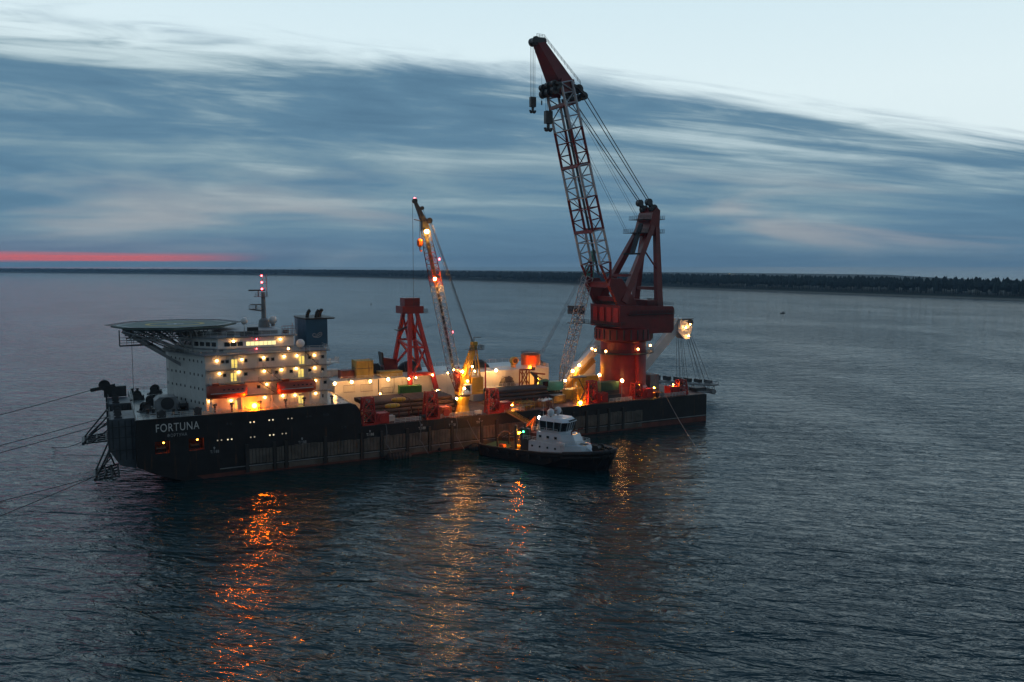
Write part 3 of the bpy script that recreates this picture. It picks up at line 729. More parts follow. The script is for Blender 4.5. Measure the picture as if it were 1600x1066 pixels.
# ------------------------------------------------------------------ main-deck house along the far side
dk = MB(); dk.prism([(ST + .9, 25), (118, 25), (118, 43.5), (ST + .9, 43.5)], MDK + .002, 16.4); deckhouse = dk.build('deckhouse', 'white', barge)
for x0, x1, y0, y1 in ((537, 555, 601, 614), (563.5, 582.5, 599.5, 612.5), (596, 614, 604.5, 615)):
    a = at(x0, y1, v=25); b = at(x1, y0, v=25); m = MB(); k = 12
    m.box(a.x, b.x, 24.9, 24.996, a.z, b.z)
    fr = m.build('louvre_frame', 'grey', deckhouse); m = MB()
    for i in range(k):
        x = a.x + (b.x - a.x) * (i + .5) / k; m.box(x - .10, x + .10, 24.78, 24.897, a.z + .15, b.z - .15)
    m.build('louvre', 'white', deckhouse)
m = MB(); g = at(591.5, 605, v=25).x; m.box(g - .14, g + .14, 24.85, 24.995, MDK + .01, 16.3); m.build('gap_strip', 'dark_steel', deckhouse)  # dark strip put in for the shaded gap in the wall
for g in (66.5, 83.5, 92.5, 103): m = MB(); m.box(g - .08, g + .08, 24.9, 24.995, MDK + .01, 16.3); m.build('wall_rib', 'white', deckhouse)
MB().rail([(52, 25.3, 16.4), (118, 25.3, 16.4)], step=2.4, r=.04).build('railing', 'rail_white', deckhouse)
MB().rail([(52, 43.2, 16.4), (118, 43.2, 16.4), (118, 26, 16.4)], step=2.4, r=.05).build('railing', 'rail_white', deckhouse)
# lower annexe at mid-length with a railed roof
an = MB().box(90, 108, 20.5, 24.99, MDK + .002, 12.0).build('annexe', 'white', barge)
MB().rail([(90.2, 20.7, 12.0), (107.8, 20.7, 12.0)], step=1.4, r=.045).build('railing', 'rail_white', an)
# near-edge rails of the main deck
for a, b in ((59, 66), (71.5, 83), (90, 96), (124, 132), (142, 152)):
    MB().rail([(a, .45, MDK), (b, .45, MDK)], step=1.3, r=.075).build('railing', 'rail_white', barge)
# roof cargo on the deckhouse (w = 16.4)
RW = 16.404
def crate_box(name, label, cat, u, v, w, L, B_, Hh_, mat, rot=0, grp=None, ribs=True):
    t = thing(name, label, cat, u, v, w, rot, grp)
    body = MB().box(-L / 2, L / 2, -B_ / 2, B_ / 2, .12, Hh_).build('body', mat, t)
    for sx in (-1, 1):
        for sy in (-1, 1):
            x, y = sx * L / 2, sy * B_ / 2
            MB().box(min(x, x + sx * .06) - .07, max(x, x + sx * .06) + .07, min(y, y + sy * .06) - .07, max(y, y + sy * .06) + .07, 0, Hh_ + .05).build('corner_post', mat, t)
    if ribs:
        m = MB(); k = int(L / .55)
        for i in range(k):
            x = -L / 2 + .3 + (L - .6) * i / (k - 1)
            for sy in (-1, 1): m.box(x - .11, x + .11, min(sy * B_ / 2, sy * (B_ / 2 + .06)), max(sy * B_ / 2, sy * (B_ / 2 + .06)), .2, Hh_ - .15)
        m.build('corrugation', mat, t)
        m = MB(); m.box(L / 2 + .002, L / 2 + .06, -B_ / 2 + .15, -.04, .25, Hh_ - .15); m.box(L / 2 + .002, L / 2 + .06, .04, B_ / 2 - .15, .25, Hh_ - .15)
        m.build('door_leaf', mat, t)
    return t
t = crate_box('yellow_tank', 'tall yellow box tank on the white deckhouse roof right of the accommodation', 'tank', 59.8, 30, RW, 4.6, 4.6, 4.9, 'yellow_old', ribs=False)
m = MB(); m.box(-2.36, 2.36, -2.36, 2.36, 2.7, 2.86); m.build('band', 'dark_steel', t); m = MB(); m.rail([(-2.2, -2.2, 4.9), (2.2, -2.2, 4.9)], h=.5, step=1.1, r=.04); m.build('top_rail', 'yellow_old', t)
crate_box('cargo_box', 'low brick-red cargo box on the deckhouse roof left of the yellow tank', 'box', 55.2, 30.5, RW, 3.6, 3.0, 2.3, 'brick_red', ribs=False)
crate_box('cargo_box', 'long low yellow skid on the deckhouse roof beside the yellow tank', 'skid', 67.3, 28.6, RW, 6.5, 3.0, 1.6, 'yellow_old', ribs=False)
crate_box('cargo_box', 'pale cargo box on the aft end of the accommodation behind its platform', 'box', 50.5 + 2.0, 37, RW, 4.6, 3.6, 1.9, 'sack_white', ribs=False)
def mound(u, v, w, L, B_, Hh_, label, mat='tarp', cat='tarpaulin', seed=1):
    rnd = random.Random(seed); t = thing('covered_pile', label, cat, u, v, w)
    m = MB(); n = 14; rings = []
    for k in range(6):
        f = k / 5; r = math.cos(f * 1.45) * 1.0
        rings.append([(L / 2 * r * math.cos(2 * math.pi * i / n) * rnd.uniform(.86, 1.1), B_ / 2 * r * math.sin(2 * math.pi * i / n) * rnd.uniform(.86, 1.1), Hh_ * (math.sin(f * 1.5) * rnd.uniform(.9, 1.08)) if k else 0) for i in range(n)])
    m.loft(rings).build('cover', mat, t, smooth=False)
    for q in (-.25, .2):
        MB().path([Vector((L * q, B_ / 2 * math.cos(a_), Hh_ * 1.04 * math.sin(a_))) for a_ in [math.pi * i / 10 for i in range(11)]], .05, 4).build('lashing', 'rope_grey', t)
mound(64.6, 34, RW, 6.0, 5, 3.2, 'black covered pile on the roof between yellow tank and red gantry', seed=2)
mound(76.2, 37, RW, 8.0, 5, 3.0, 'wide black covered pile under the red gantry tower', seed=3)
mound(97.5, 34, RW, 8.5, 5, 2.4, 'black covered pile on the roof right of the yellow crane', seed=4)
mound(120.0, 34, MDK, 6.5, 6, 8.6, 'tall dark covered pile at the deckhouse end by the lattice boom', seed=5)
mound(102.2, 22.6, 12.004, 5.5, 3.2, 2.8, 'dark brown heap under a net on the annexe roof', 'pipe_dark', seed=6)
# tank and round hatch
c0 = at(829, 590, v=30)
t = thing('storage_tank', 'big round white tank with orange lamplight painted on its top behind the sodium lamp', 'tank', c0.x, 30, MDK)
MB().lathe([(3.0, 0), (3.0, 8.4)], 28).build('shell', 'white', t); MB().lathe([(3.06, 8.402), (3.06, 11.6), (2.2, 12.2)], 28).build('upper_shell', 'orange', t)  # orange upper shell: sodium lamplight put into the colour of a white tank
m = MB(); m.rail([(2.9 * math.cos(a), 2.9 * math.sin(a), 11.6) for a in [i * math.pi / 8 for i in range(17)]], step=1.5, r=.04); m.build('railing', 'dark_steel', t)
t = thing('vent_cowl', 'small yellowish round-mouthed ventilator left of the big round tank', 'ventilator', at(802, 575, v=30).x, 30, RW)
MB().lathe([(.8, 0), (.75, 1.3)], 14).build('trunk', 'yellow_old', t)
MB().lathe([(.9, .9), (1.25, .5), (1.3, -.7), (1.1, -1.1)], 16, (0, -.3, 2.1), 'y').build('cowl', 'yellow_old', t); MB().lathe([(.7, -1.2), (.7, -1.11)], 14, (0, -.3, 2.1), 'y').build('cowl_mouth', 'black', t)

# ------------------------------------------------------------------ lifeboats and davits
def lifeboat(u0, u1, label):
    t = thing('lifeboat', label, 'lifeboat', (u0 + u1) / 2, 1.55, 17.75, 0, 'orange enclosed lifeboats'); L = u1 - u0
    rings = []; sec = [(-.5, .22, .35), (-.44, .75, .05), (-.25, 1, 0), (.2, 1, 0), (.4, .85, .1), (.48, .45, .4), (.5, .2, .6)]
    for f, b, z in sec:
        w = 1.55 * b
        rings.append([(f * L, 0, .0 + z), (f * L, -w * .75, .35 + z * .8), (f * L, -w, 1.25), (f * L, -w, 1.5), (f * L, -w * .82, 2.5 - z * .3), (f * L, -w * .4, 3.05 - z * .6), (f * L, w * .4, 3.05 - z * .6), (f * L, w * .82, 2.5 - z * .3), (f * L, w, 1.5), (f * L, w, 1.25), (f * L, w * .75, .35 + z * .8)])
    hull_ = MB().loft(rings).build('boat_body', 'orange_boat', t, smooth=True)
    m = MB()
    for s in (-1, 1): m.box(-L * .42, L * .4, s * 1.58 - .06, s * 1.58 + .06, 1.3, 1.46)
    m.build('fender_strip', 'rail_white', t)
    m = MB(); m.prism([(-L * .36, -.5), (-L * .2, -.55), (-L * .2, .55), (-L * .36, .5)], 2.95, 3.55); m.build('conning_hatch', 'orange_boat', t)
    for i in range(5): MB().box(-L * .12 + i * 1.0, -L * .12 + i * 1.0 + .45, -1.44, -1.36, 2.0, 2.25).build('window', 'glass', t)
    return t
lifeboat(14.9, 23.8, 'orange enclosed lifeboat hung at the front corner of the white block')
lifeboat(30.5, 39.6, 'orange enclosed lifeboat hung below the blue funnel')
for u in (15.9, 22.9, 29.6, 38.6, 41.2):
    m = MB(); m.beam((u, 3.4, FDK), (u, 2.9, D[2] + 1.2), .35, .5); m.beam((u, 2.9, D[2] + 1.2), (u, .9, D[2] + 1.7), .3, .4); m.tube((u, 1.4, D[2] + 1.5), (u, 1.5, D[2] - .15), .06, n=4)
    m.beam((u, 3.4, FDK + 1.2), (u + 1.2, 2.6, FDK), .15); m.build('davit', 'white_clean', barge)
for u in (16.6, 20.3, 26.5, 32.4, 36.8, 43.5):
    m = MB(); m.lathe([(.28, 0), (.24, 1.5), (.5, 1.6), (.45, 2.0)], 8, (u, 1.7, FDK)); m.build('deck_ventilator', 'dark_steel', barge)

# ------------------------------------------------------------------ lamps
LM = {}
def lamp(px, py, v, kind='wall', r=.26, back=.3, par=barge, u=None, pole=None, w=None):
    """lamp at a pixel: on wall plane v (or a post that stands on height pole)"""
    p = at(px, py, v=v) if u is None else at(px, py, u=u)
    return lamp_at((p.x, p.y, p.z), kind, r, back, par, pole)
def lamp_at(p, kind, r, back=.3, par=barge, pole=None):
    x, y, z = p; m = MB()
    if pole is not None: m.tube((x, y + .1, pole), (x, y + .1, z + r), .09, n=5); m.box(x - r, x + r, y + r * .4, y + r * .8, z - r * .3, z + r)
    else: m.box(x - r * .9, x + r * .9, y + r * .3, y + r * .6 + back, z + r * .6, z + r * .9)
    o = m.build('lamp', 'grey', par)
    mat = {'wall': 'lamp_wall', 'flood': 'lamp_flood', 'white': 'lamp_white', 'sodium': 'lamp_sodium', 'amber': 'lamp_amber', 'red': 'lamp_red', 'green': 'lamp_green', 'warm': 'lamp_warm', 'boom': 'lamp_boom', 'pier': 'lamp_pier'}[kind]
    key = (mat, r)
    if key not in LM:
        b = MB().ball((0, 0, 0), r, 8, 5).build('bulb', mat); LM[key] = b.data
    else: b = bpy.data.objects.new('bulb', LM[key]); COL.objects.link(b)
    b.parent = o; b.location = (x, y, z)
    return o
for x, y in ((339, 564), (378, 562), (412, 559), (444, 557), (464, 556), (491, 555), (343, 584), (373, 581.5), (413, 580), (440, 578), (463, 576), (492, 575), (417, 600.5), (493, 595),
             (361, 626), (327, 627), (414, 621), (442, 618.5), (461, 617.5), (493, 614.5)):
    lamp(x, y, 3.65, 'wall', .24, par=sup)
lamp(365, 533.5, 7.6, 'wall', .26, par=brg); lamp(438, 530, 7.6, 'wall', .24, par=brg); lamp(311, 534, 14.5, 'wall', .24, par=brg, back=.6)
lamp(450.5, 545, 3.6, 'wall', .26, pole=D[4] + .2)
for x, y in ((401, 530), (401, 545)): lamp(x, y, 6.6, 'red', .16, back=1.3, par=brg)
for x, y in ((269, 600), (275, 602.5), (307, 621), (315, 622.5), (307.5, 629)):
    lamp(x, y, 21 if x < 290 else 10.5, 'wall', .24, pole=FDK)
for z in (45.4, 43.7, 42.0): lamp_at((31.8 - .3, 22.8, z), 'red', .22, .2, mast)
lamp(397.5, 634, .6, 'sodium', .60, pole=FDK - .1)
for x, y, k, r in ((523, 599.5, 'pier', .42), (549.5, 597, 'pier', .38), (578.5, 596, 'pier', .34), (606.5, 593, 'pier', .42), (639, 592, 'pier', .30)):
    lamp(x, y, 22.0, k, r * .9, par=deckhouse, back=2.9)
for x, y in ((650, 590.5), (676, 586), (700, 583), (742, 580)): lamp(x, y, 22.6, 'pier', .22, par=deckhouse, back=2.4)
lamp(775, 579, 22.0, 'flood', .33, par=deckhouse, back=2.9)
lamp(829, 575, 25.6, 'sodium', .46, pole=16.3, par=barge)
lamp(867, 601.5, 21.0, 'red', .2, pole=MDK); lamp(872, 602, 20.4, 'red', .2, pole=MDK)
lamp(745, 660, .9, 'flood', .26, pole=MDK)
lamp(907, 629.5, .9, 'amber', .42, pole=MDK)
lamp(594, 615.5, 23.0, 'wall', .26, pole=MDK); lamp(632, 614.5, 23, 'wall', .22, pole=MDK); lamp(683, 612, 22, 'flood', .30, pole=MDK)
lamp(895, 580, 26, 'amber', .45, pole=MDK); lamp(905, 571, 30, 'flood', .30, pole=MDK); lamp(921, 555, 33, 'flood', .28, pole=MDK); lamp(883, 595, 15, 'white', .26, pole=MDK)
lamp(972, 595, 2.4, 'pier', .46, pole=MDK)
lamp(1000, 600, 3.5, 'amber', .18, pole=MDK); lamp(1052, 601, 3.0, 'amber', .15, pole=MDK); lamp(1022, 606, 3.2, 'amber', .14, pole=MDK)
lamp(936, 586, 17, 'flood', .30, pole=MDK)
lamp(840, 593, 22, 'amber', .30, pole=MDK); lamp(690, 622, 10, 'amber', .30, pole=MDK); lamp(800, 634, 4, 'amber', .30, pole=MDK)  # added amber fill lamps that warm the midships deck
lamp(600, 632, 16, 'warm', .3, pole=MDK)

# ------------------------------------------------------------------ heavy-lift crane
CU, CV = 137.6, 13.0
crane = thing('heavy_lift_crane', 'giant dark red pedestal crane with tall red and white lattice boom at the stern', 'crane', CU, CV, MDK)
def C(px, py, b):
    p = at(px, py, v=CV + b); return Vector((p.x - CU, b, p.z - MDK))
def CW(w): return w - MDK
ped = MB().lathe([(8.3, .002), (8.1, 1.2), (7.05, 3.0), (7.0, CW(24.8)), (7.4, CW(25.2))], 44).build('pedestal', 'pedestal_red', crane, smooth=False)
m = MB(); m.box(-.5, .5, -7.6, -6.9, 1.5, CW(22)); m.build('ladder_trunk', 'bright_red', ped)
rz = CW(21.4)
m = MB(); m.lathe([(6.9, rz), (9.3, rz), (9.3, rz + .2), (6.9, rz + .2)], 40, cap=False); m.build('ring_platform', 'dark_steel', ped)
m = MB(); m.rail([(9.2 * math.cos(a), 9.2 * math.sin(a), rz + .2) for a in [i * math.pi / 16 for i in range(33)]], step=1.8, r=.05); m.build('railing', 'dark_steel', ped)
for x, y in ((946.6, 547), (997, 549), (1016, 548.6), (930, 547), (925, 545)):
    dxp = (x - 971) / 45; b = -9.2 * math.sqrt(max(0, 1 - min(1, dxp * dxp))) ; p = C(x, y, b); lamp_at((p.x, p.y, rz + 1.5), 'wall', .30, .3, ped, pole=rz + .2)
m = MB(); m.lathe([(8.6, CW(25.2)), (8.8, CW(25.6)), (8.8, CW(29.0)), (8.3, CW(29.4))], 40)
slew = m.build('slewing_drum', 'crane_red', crane)
for i in range(26):
    a = 2 * math.pi * i / 26; x, y = 8.82 * math.cos(a), 8.82 * math.sin(a)
    MB().box(x - .16, x + .16, y - .16, y + .16, CW(25.8), CW(28.8)).build('drum_rib', 'dark_steel', slew)
hx0, hx1 = 130.6 - CU, 150.7 - CU
house = MB().prism([(hx0 + .2, CW(29.4)), (hx1 - 13, CW(29.4)), (hx1 - 12.5, CW(27.6)), (hx1 - .8, CW(27.4)), (hx1, CW(28.4)), (hx1, CW(35.0)), (hx1 - .6, CW(35.6)), (hx0, CW(36.2))], -8, 8, 'xz').build('machinery_house', 'crane_red', crane)
m = MB(); m.box(hx0 + 3, hx1 - .4, -8.9, -8.004, CW(33.3), CW(33.45)); m.rail([(hx0 + 3, -8.8, CW(33.45)), (hx1 - .4, -8.8, CW(33.45))], step=1.2, r=.05); m.build('side_walkway', 'dark_steel', house)
m = MB(); m.box(hx0 - 2.2, hx0 - .004, -8.5, 9.5, CW(30.0), CW(30.15)); m.rail([(hx0 + 1.5, -8.5, CW(30.15)), (hx0 - 2.1, -8.5, CW(30.15)), (hx0 - 2.1, 9.4, CW(30.15))], step=1.2, r=.05); m.build('front_platform', 'dark_steel', house)
m = MB(); m.box(hx0 - 6.5, hx0 - 2.3, 7.5, 11, CW(30.0), CW(30.3)); m.rail([(hx0 - 6.4, 7.6, CW(30.3)), (hx0 - 2.3, 7.6, CW(30.3))], step=1.0, r=.05)
m.tube((hx0 - 6.3, 8, CW(30.3)), (hx0 - 2.3, 8, CW(34)), .12); m.tube((hx0 - 6.3, 10.6, CW(33.6)), (hx0 - 2.0, 8, CW(30.3)), .12); m.build('cab_platform', 'dark_steel', house)
MB().box(hx0 - 6.6, hx0 - 2.4, 7.6, 10.8, CW(33.0), CW(35.6)).build('control_cab', 'dark_steel', house)
m = MB(); m.box(hx0 - 6.66, hx0 - 6.604, 7.9, 10.5, CW(33.9), CW(35.2)); m.box(hx0 - 6.2, hx0 - 3.0, 7.54, 7.596, CW(33.9), CW(35.2)); m.build('cab_window', 'glass', house)
m = MB()
for k in range(4):
    y0 = -7.2 + k * 3.7; m.box(hx0 - .12, hx0 - .004, y0, y0 + 2.4, CW(31), CW(35.4))
m.build('front_door', 'bright_red', house)
for x, s in ((hx1 - 3.2, .8), (hx1 - 5.5, .9)):
    m = MB(); m.lathe([(s * .6, CW(35.7)), (s * .6, CW(37.2)), (s, CW(37.3)), (s, CW(37.9))], 12, (x, -3, 0)); m.build('roof_vent', 'dark_steel', house)
MB().box(hx1 - 10, hx1 - 6, -7.6, 4, CW(35.9), CW(37.6)).build('winch_cover', 'crane_red', house)
m = MB(); m.rail([(hx0 + 6, -7.9, CW(36.1)), (hx1 - .3, -7.9, CW(35.7))], step=1.6, r=.045); m.build('railing', 'dark_steel', house)
# boom-foot frame: two raked cheeks joined by cross boxes
pv = Vector((128.6 - CU, 0, CW(43.0)))
for y in (-6.0, 6.0):
    m = MB(); m.prism([(hx0 + .3, CW(36.2)), (hx0 + 7.5, CW(36.0)), (pv.x + 3.4, pv.z + 1.2), (pv.x - .6, pv.z + 1.2), (pv.x - .9, pv.z - 1.0)], y - .7, y + .7, 'xz'); m.build('boom_cheek', 'crane_red', house)
m = MB(); m.box(pv.x - .2, pv.x + 2.4, -5.29, 5.29, pv.z - 1.6, pv.z - .1); m.box(hx0 + .8, hx0 + 3.2, -5.29, 5.29, CW(37.2), CW(38.6)); m.build('cross_box', 'crane_red', house)
m = MB()
for y in (-3.4, 0, 3.4): m.lathe([(1.0, y - 1.1), (1.0, y - 1.0), (.6, y - .95), (.6, y + .95), (1.0, y + 1.0), (1.0, y + 1.1)], 14, (hx0 + 4.6, 0, CW(37.4)), 'y')
m.build('hoist_drum', 'dark_steel', house)
m = MB(); m.rail([(hx0 - .2, -6.6, CW(36.3)), (hx0 - .2, 6.6, CW(36.3))], step=1.0, r=.06); m.build('railing', 'dark_steel', house)
# A-frame
AT = Vector((146.6 - CU, 0, CW(63.6)))
def leg(a, b, w, w2, nm='frame_leg'):
    return MB().beam(a, b, w, w * 1.05, (1, 0, 0), w2, w2).build(nm, 'crane_red', af)
af = MB().prism([(AT.x - 3.2, AT.z - 6.2), (AT.x + 1.3, AT.z - 6.4), (AT.x + 1.6, AT.z + 1.2), (AT.x + .3, AT.z + 2.2), (AT.x - 1.2, AT.z + .6)], -3.6, 3.6, 'xz').build('frame_head', 'crane_red', crane)
for y in (-1, 1):
    leg((132.8 - CU, y * 6.2, CW(37)), (AT.x - 1.0, y * 3.0, AT.z - 3.5), 2.0, 1.5)
    leg((146.2 - CU, y * 6.2, CW(35.4)), (AT.x + .6, y * 3.0, AT.z - 4.0), 1.9, 1.5)
m = MB(); m.beam((146.2 - CU, -6, CW(41)), (146.2 - CU, 6, CW(41)), 1.0); m.beam((136.5 - CU, -5.2, CW(45)), (136.5 - CU, 5.2, CW(45)), .8)
m.tube((141.5 - CU, -4.3, CW(53)), (146.3 - CU, -5.2, CW(46.5)), .25); m.build('frame_tie', 'crane_red', af)
for k, z in enumerate((AT.z - 1.5, AT.z - 5.6)):
    m = MB(); m.box(AT.x - 4.8 - k * 2.2, AT.x - 2.0, -3.8, 3.8, z - .1, z + .05); m.rail([(AT.x - 4.7 - k * 2.2, -3.8, z), (AT.x - 4.7 - k * 2.2, 3.8, z)], step=1, r=.05); m.rail([(AT.x - 4.7 - k * 2.2, -3.8, z), (AT.x - 2.2, -3.8, z)], step=1, r=.05)
    m.box(AT.x + 1.2, AT.x + 3.4, -3.6, 3.6, z - .1, z + .05); m.rail([(AT.x + 3.3, -3.6, z), (AT.x + 3.3, 3.6, z)], step=1, r=.05); m.build('frame_platform', 'dark_steel', af)
m = MB(); m.beam((AT.x - 4.4, -2, AT.z - 3), (AT.x - 9.2, -4.2, AT.z - 12), 1.2, .9); m.build('service_stair', 'dark_steel', af)
for y in (-2.3, 2.3):
    m = MB(); m.lathe([(1.25, y - .8), (1.1, y - .3), (1.1, y + .3), (1.25, y + .8)], 14, (AT.x - .2, 0, AT.z + 1.8), 'y'); m.build('sheave', 'dark_steel', af)
    m = MB(); m.lathe([(1.05, y - .7), (1.05, y + .7)], 14, (AT.x - 1.9, 0, AT.z + 3.7), 'y'); m.beam((AT.x - .2, y, AT.z + 1.8), (AT.x - 1.9, y, AT.z + 3.7), 1.2, 1.0); m.build('luffing_block', 'dark_steel', af)
m = MB(); m.beam((pv.x + 5.4, -4.6, CW(51.4)), (AT.x - 5.4, -4.6, CW(51.6)), .35, .5); m.box(pv.x + 5, pv.x + 14, -5, -4.1, CW(51.6), CW(51.7)); m.build('boom_backstop', 'dark_steel', af)
# boom
bt = Vector((113.9 - CU, 0, CW(99.6)))           # top of the lattice
bd = (bt - pv).normalized(); dep = Vector((bd.z, 0, -bd.x))
def bpt(t): return pv.lerp(bt, t)
cuts = [0, .10, .27, .44, .60, .78, .90, 1.0]; mats = ['crane_red', 'boom_white', 'crane_red', 'boom_white', 'crane_red', 'boom_white', 'boom_white']
hw = lambda t: 5.2 - .9 * t
hd = lambda t: 0.5 + 1.35 * min(1, t / .10)
for k, (a, b) in enumerate(zip(cuts, cuts[1:])):
    m = MB(); pn = max(2, round((b - a) * 62 / 3.5))
    m.lattice(bpt(a), bpt(b), (0, 1, 0), dep, (hw(a), hw(b)), (hd(a), hd(b)), pn, .40, .19, 'bd', 8)
    for i in range(pn + 1):                      # light cross members between the two side trusses
        if i % 2 == 0:
            t = a + (b - a) * i / pn
            for s_ in (-1, 1): m.tube(bpt(t) + Vector((0, -hw(t), 0)) + dep * hd(t) * s_, bpt(t) + Vector((0, hw(t), 0)) + dep * hd(t) * s_, .15, n=4)
    m.tube(bpt(a) + Vector((0, -hw(a), 0)), bpt(b) + Vector((0, hw(b), 0)), .10, n=4)
    m.build('boom_section', mats[k], crane)
for t in (.27, .60, .90):
    m = MB(); c = bpt(t)
    for s_ in (-1, 1): m.beam(c + Vector((0, -hw(t), 0)) + dep * hd(t) * s_, c + Vector((0, hw(t), 0)) + dep * hd(t) * s_, .8, .9)
    m.build('boom_diaphragm', 'crane_red', crane)
m = MB(); m.beam(bpt(.05) + dep * .2, bpt(.93) + dep * .2, .7, .25, (0, 1, 0)); m.build('boom_ladderway', 'dark_steel', crane)
# jib head
HT = Vector((106.6 - CU, 0, CW(110.4)))
m = MB()
b4 = [bt + Vector((-2.0, -3.4, .6)), bt + Vector((3.4, -3.4, .2)), bt + Vector((3.4, 3.4, .2)), bt + Vector((-2.0, 3.4, .6))]
t4 = [HT + Vector((-.6, -1.5, 0)), HT + Vector((1.6, -1.5, .6)), HT + Vector((1.6, 1.5, .6)), HT + Vector((-.6, 1.5, 0))]
m.loft([b4, t4]); head = m.build('boom_head', 'crane_red', crane)
for y in (-3.9, 3.9): MB().beam(bt + Vector((.8, y, -2.8)), bt + Vector((.8, y * .9, 1.0)), 4.2, .5, (0, 1, 0)).build('head_cheek', 'crane_red', head)
for x, z, r in ((4.6, -1.4, 1.3), (6.4, -3.2, 1.1), (-3.2, -2.4, 1.2), (-3.6, -.6, .9)):
    m = MB()
    for y in (-3.2, 0, 3.2): m.lathe([(r, y - .7), (r * .85, y), (r, y + .7)], 14, (bt.x + x, 0, bt.z + z), 'y')
    m.tube((bt.x + x, -4.4, bt.z + z), (bt.x + x, 4.4, bt.z + z), .35); m.beam((bt.x + x, -4.3, bt.z + z), (bt.x + x * .5, -4.3, bt.z - .8), .8); m.beam((bt.x + x, 4.3, bt.z + z), (bt.x + x * .5, 4.3, bt.z - .8), .8)
    m.build('head_sheave', 'dark_steel', head)
m = MB(); m.lathe([(1.2, -1.3), (1.0, 0), (1.2, 1.3)], 14, HT + Vector((-.8, 0, .2)), 'y'); m.lathe([(.9, -1.2), (.9, 1.2)], 12, HT + Vector((1.7, 0, .4)), 'y'); m.box(HT.x - 1.8, HT.x + 1.8, -1.6, -1.35, HT.z - .4, HT.z + 1.1)
m.rail([HT + Vector((1.8, -1.5, .6)), bt + Vector((4.6, -4.4, -.5))], step=1.5, r=.05); m.rail([HT + Vector((-.8, -1.5, .9)), HT + Vector((1.8, -1.5, .9))], step=.9, r=.05); m.build('tip_sheave', 'dark_steel', head)
# luffing ropes
m = MB()
for y in (-2.3, 2.3):
    for j in (-.7, .7): m.tube((AT.x - 1.9, y + j * .8, AT.z + 4.0), (bt.x + 6.4, y * 1.5 + j * 1.4, bt.z - 3.0), .13, n=5)
m.build('luffing_rope', 'wire', crane)
m = MB()
for y, t in ((-2, .80), (-1, .78), (1, .72), (2, .70)): m.tube((AT.x - 5.2 - (y > 0) * 2, y, AT.z - 1.4 - (y > 0) * 4), bpt(t + .17) + Vector((0, y, 0)) + dep * 1.5, .05, n=4)
m.build('hoist_rope', 'wire', crane)
# hook blocks hang from the crane by their ropes
def hook(x, y, ztop, zblk, size, name, label):
    m = MB()
    for sx in (-.45, .45):
        for sy in (-.4, .4): m.tube((x + sx * size, y + sy, ztop), (x + sx * size, y + sy, zblk), .06, n=4)
    m.build('hook_rope', 'wire', crane)
    b = MB(); b.box(x - .8 * size, x + .8 * size, y - .5 * size, y + .5 * size, zblk - 2.6 * size, zblk); b.tube((x, y, zblk - 2.6 * size), (x, y, zblk - 3.4 * size), .35 * size)
    for s_ in (-1, 1):
        b.path([Vector((x + s_ * a_ * size, y, zblk - b_ * size)) for a_, b_ in ((0, 3.2), (.1, 3.8), (.45, 4.1), (.75, 3.8), (.78, 3.45))], .30 * size, 7)
    b.build(name, 'dark_steel', crane, label)
z1 = C(833, 152, 0).z; hook(HT.x - 1.2, 0, HT.z, z1, 1.05, 'hook_block', None)
z2 = C(858, 174, 0).z; hook(bt.x - 3.4, 0, bt.z - 2.4, z2, 1.35, 'main_hook_block', None)
m = MB(); m.tube((bt.x - 5.6, 0, bt.z + 2), (bt.x - 5.6, 0, bt.z - 5), .04, n=4); m.tube((bt.x - 5.6, 0, bt.z - 5), (bt.x - 5.6, 0, bt.z - 6.2), .2); m.build('tag_line', 'wire', crane)

# ------------------------------------------------------------------ yellow pedestal crane at the near edge
PU, PV = 78.9, 3.2
c2 = thing('pedestal_crane', 'yellow pedestal crane with slim red and white boom at the near deck edge', 'crane', PU, PV, MDK)
def P2(px, py, b=0): p = at(px, py, v=PV + b); return Vector((p.x - PU, b, p.z - MDK))
MB().lathe([(2.0, .002), (1.95, .8), (1.5, 2.6), (1.55, 3.0), (1.9, 4.4), (1.95, 5.0)], 24).build('pedestal', 'yellow', c2)
MB().lathe([(2.05, 5.002), (2.05, 5.4)], 24).build('slew_ring', 'dark_steel', c2)
hs = MB().prism([(-1.7, 5.402), (5.4, 5.402), (5.4, 6.4), (1.6, 6.6), (1.2, 10.8), (-.6, 10.8), (-1.7, 7)], -1.5, 1.5, 'xz').build('slewing_frame', 'yellow', c2)
MB().box(1.9, 5.2, -1.9, 1.9, 6.6, 10.0).build('machinery_box', 'yellow', c2)
m = MB(); m.prism([(-1.2, 5.8), (1.4, 5.8), (1.4, 8.4), (-.5, 8.4)], -2.9, -1.504, 'xz'); cab = m.build('cab', 'white_clean', c2)
m = MB(); m.prism([(-1.0, 6.3), (.9, 6.3), (.9, 8.1), (-.45, 8.1)], -2.93, -2.904, 'xz'); m.build('cab_window', 'glass', cab)
A2 = Vector((3.4, 0, 18.8))
m = MB()
for y in (-1.2, 1.2): m.beam((.2, y, 10.4), (A2.x, y * .4, A2.z), .7, .8); m.beam((4.6, y, 9.8), (A2.x + .3, y * .4, A2.z), .3, .3); m.beam((1.8, y, 10), (A2.x, y * .4, A2.z), .35)
m.box(A2.x - .7, A2.x + .7, -.8, .8, A2.z - .6, A2.z + .5); m.build('mast_frame', 'yellow', c2)
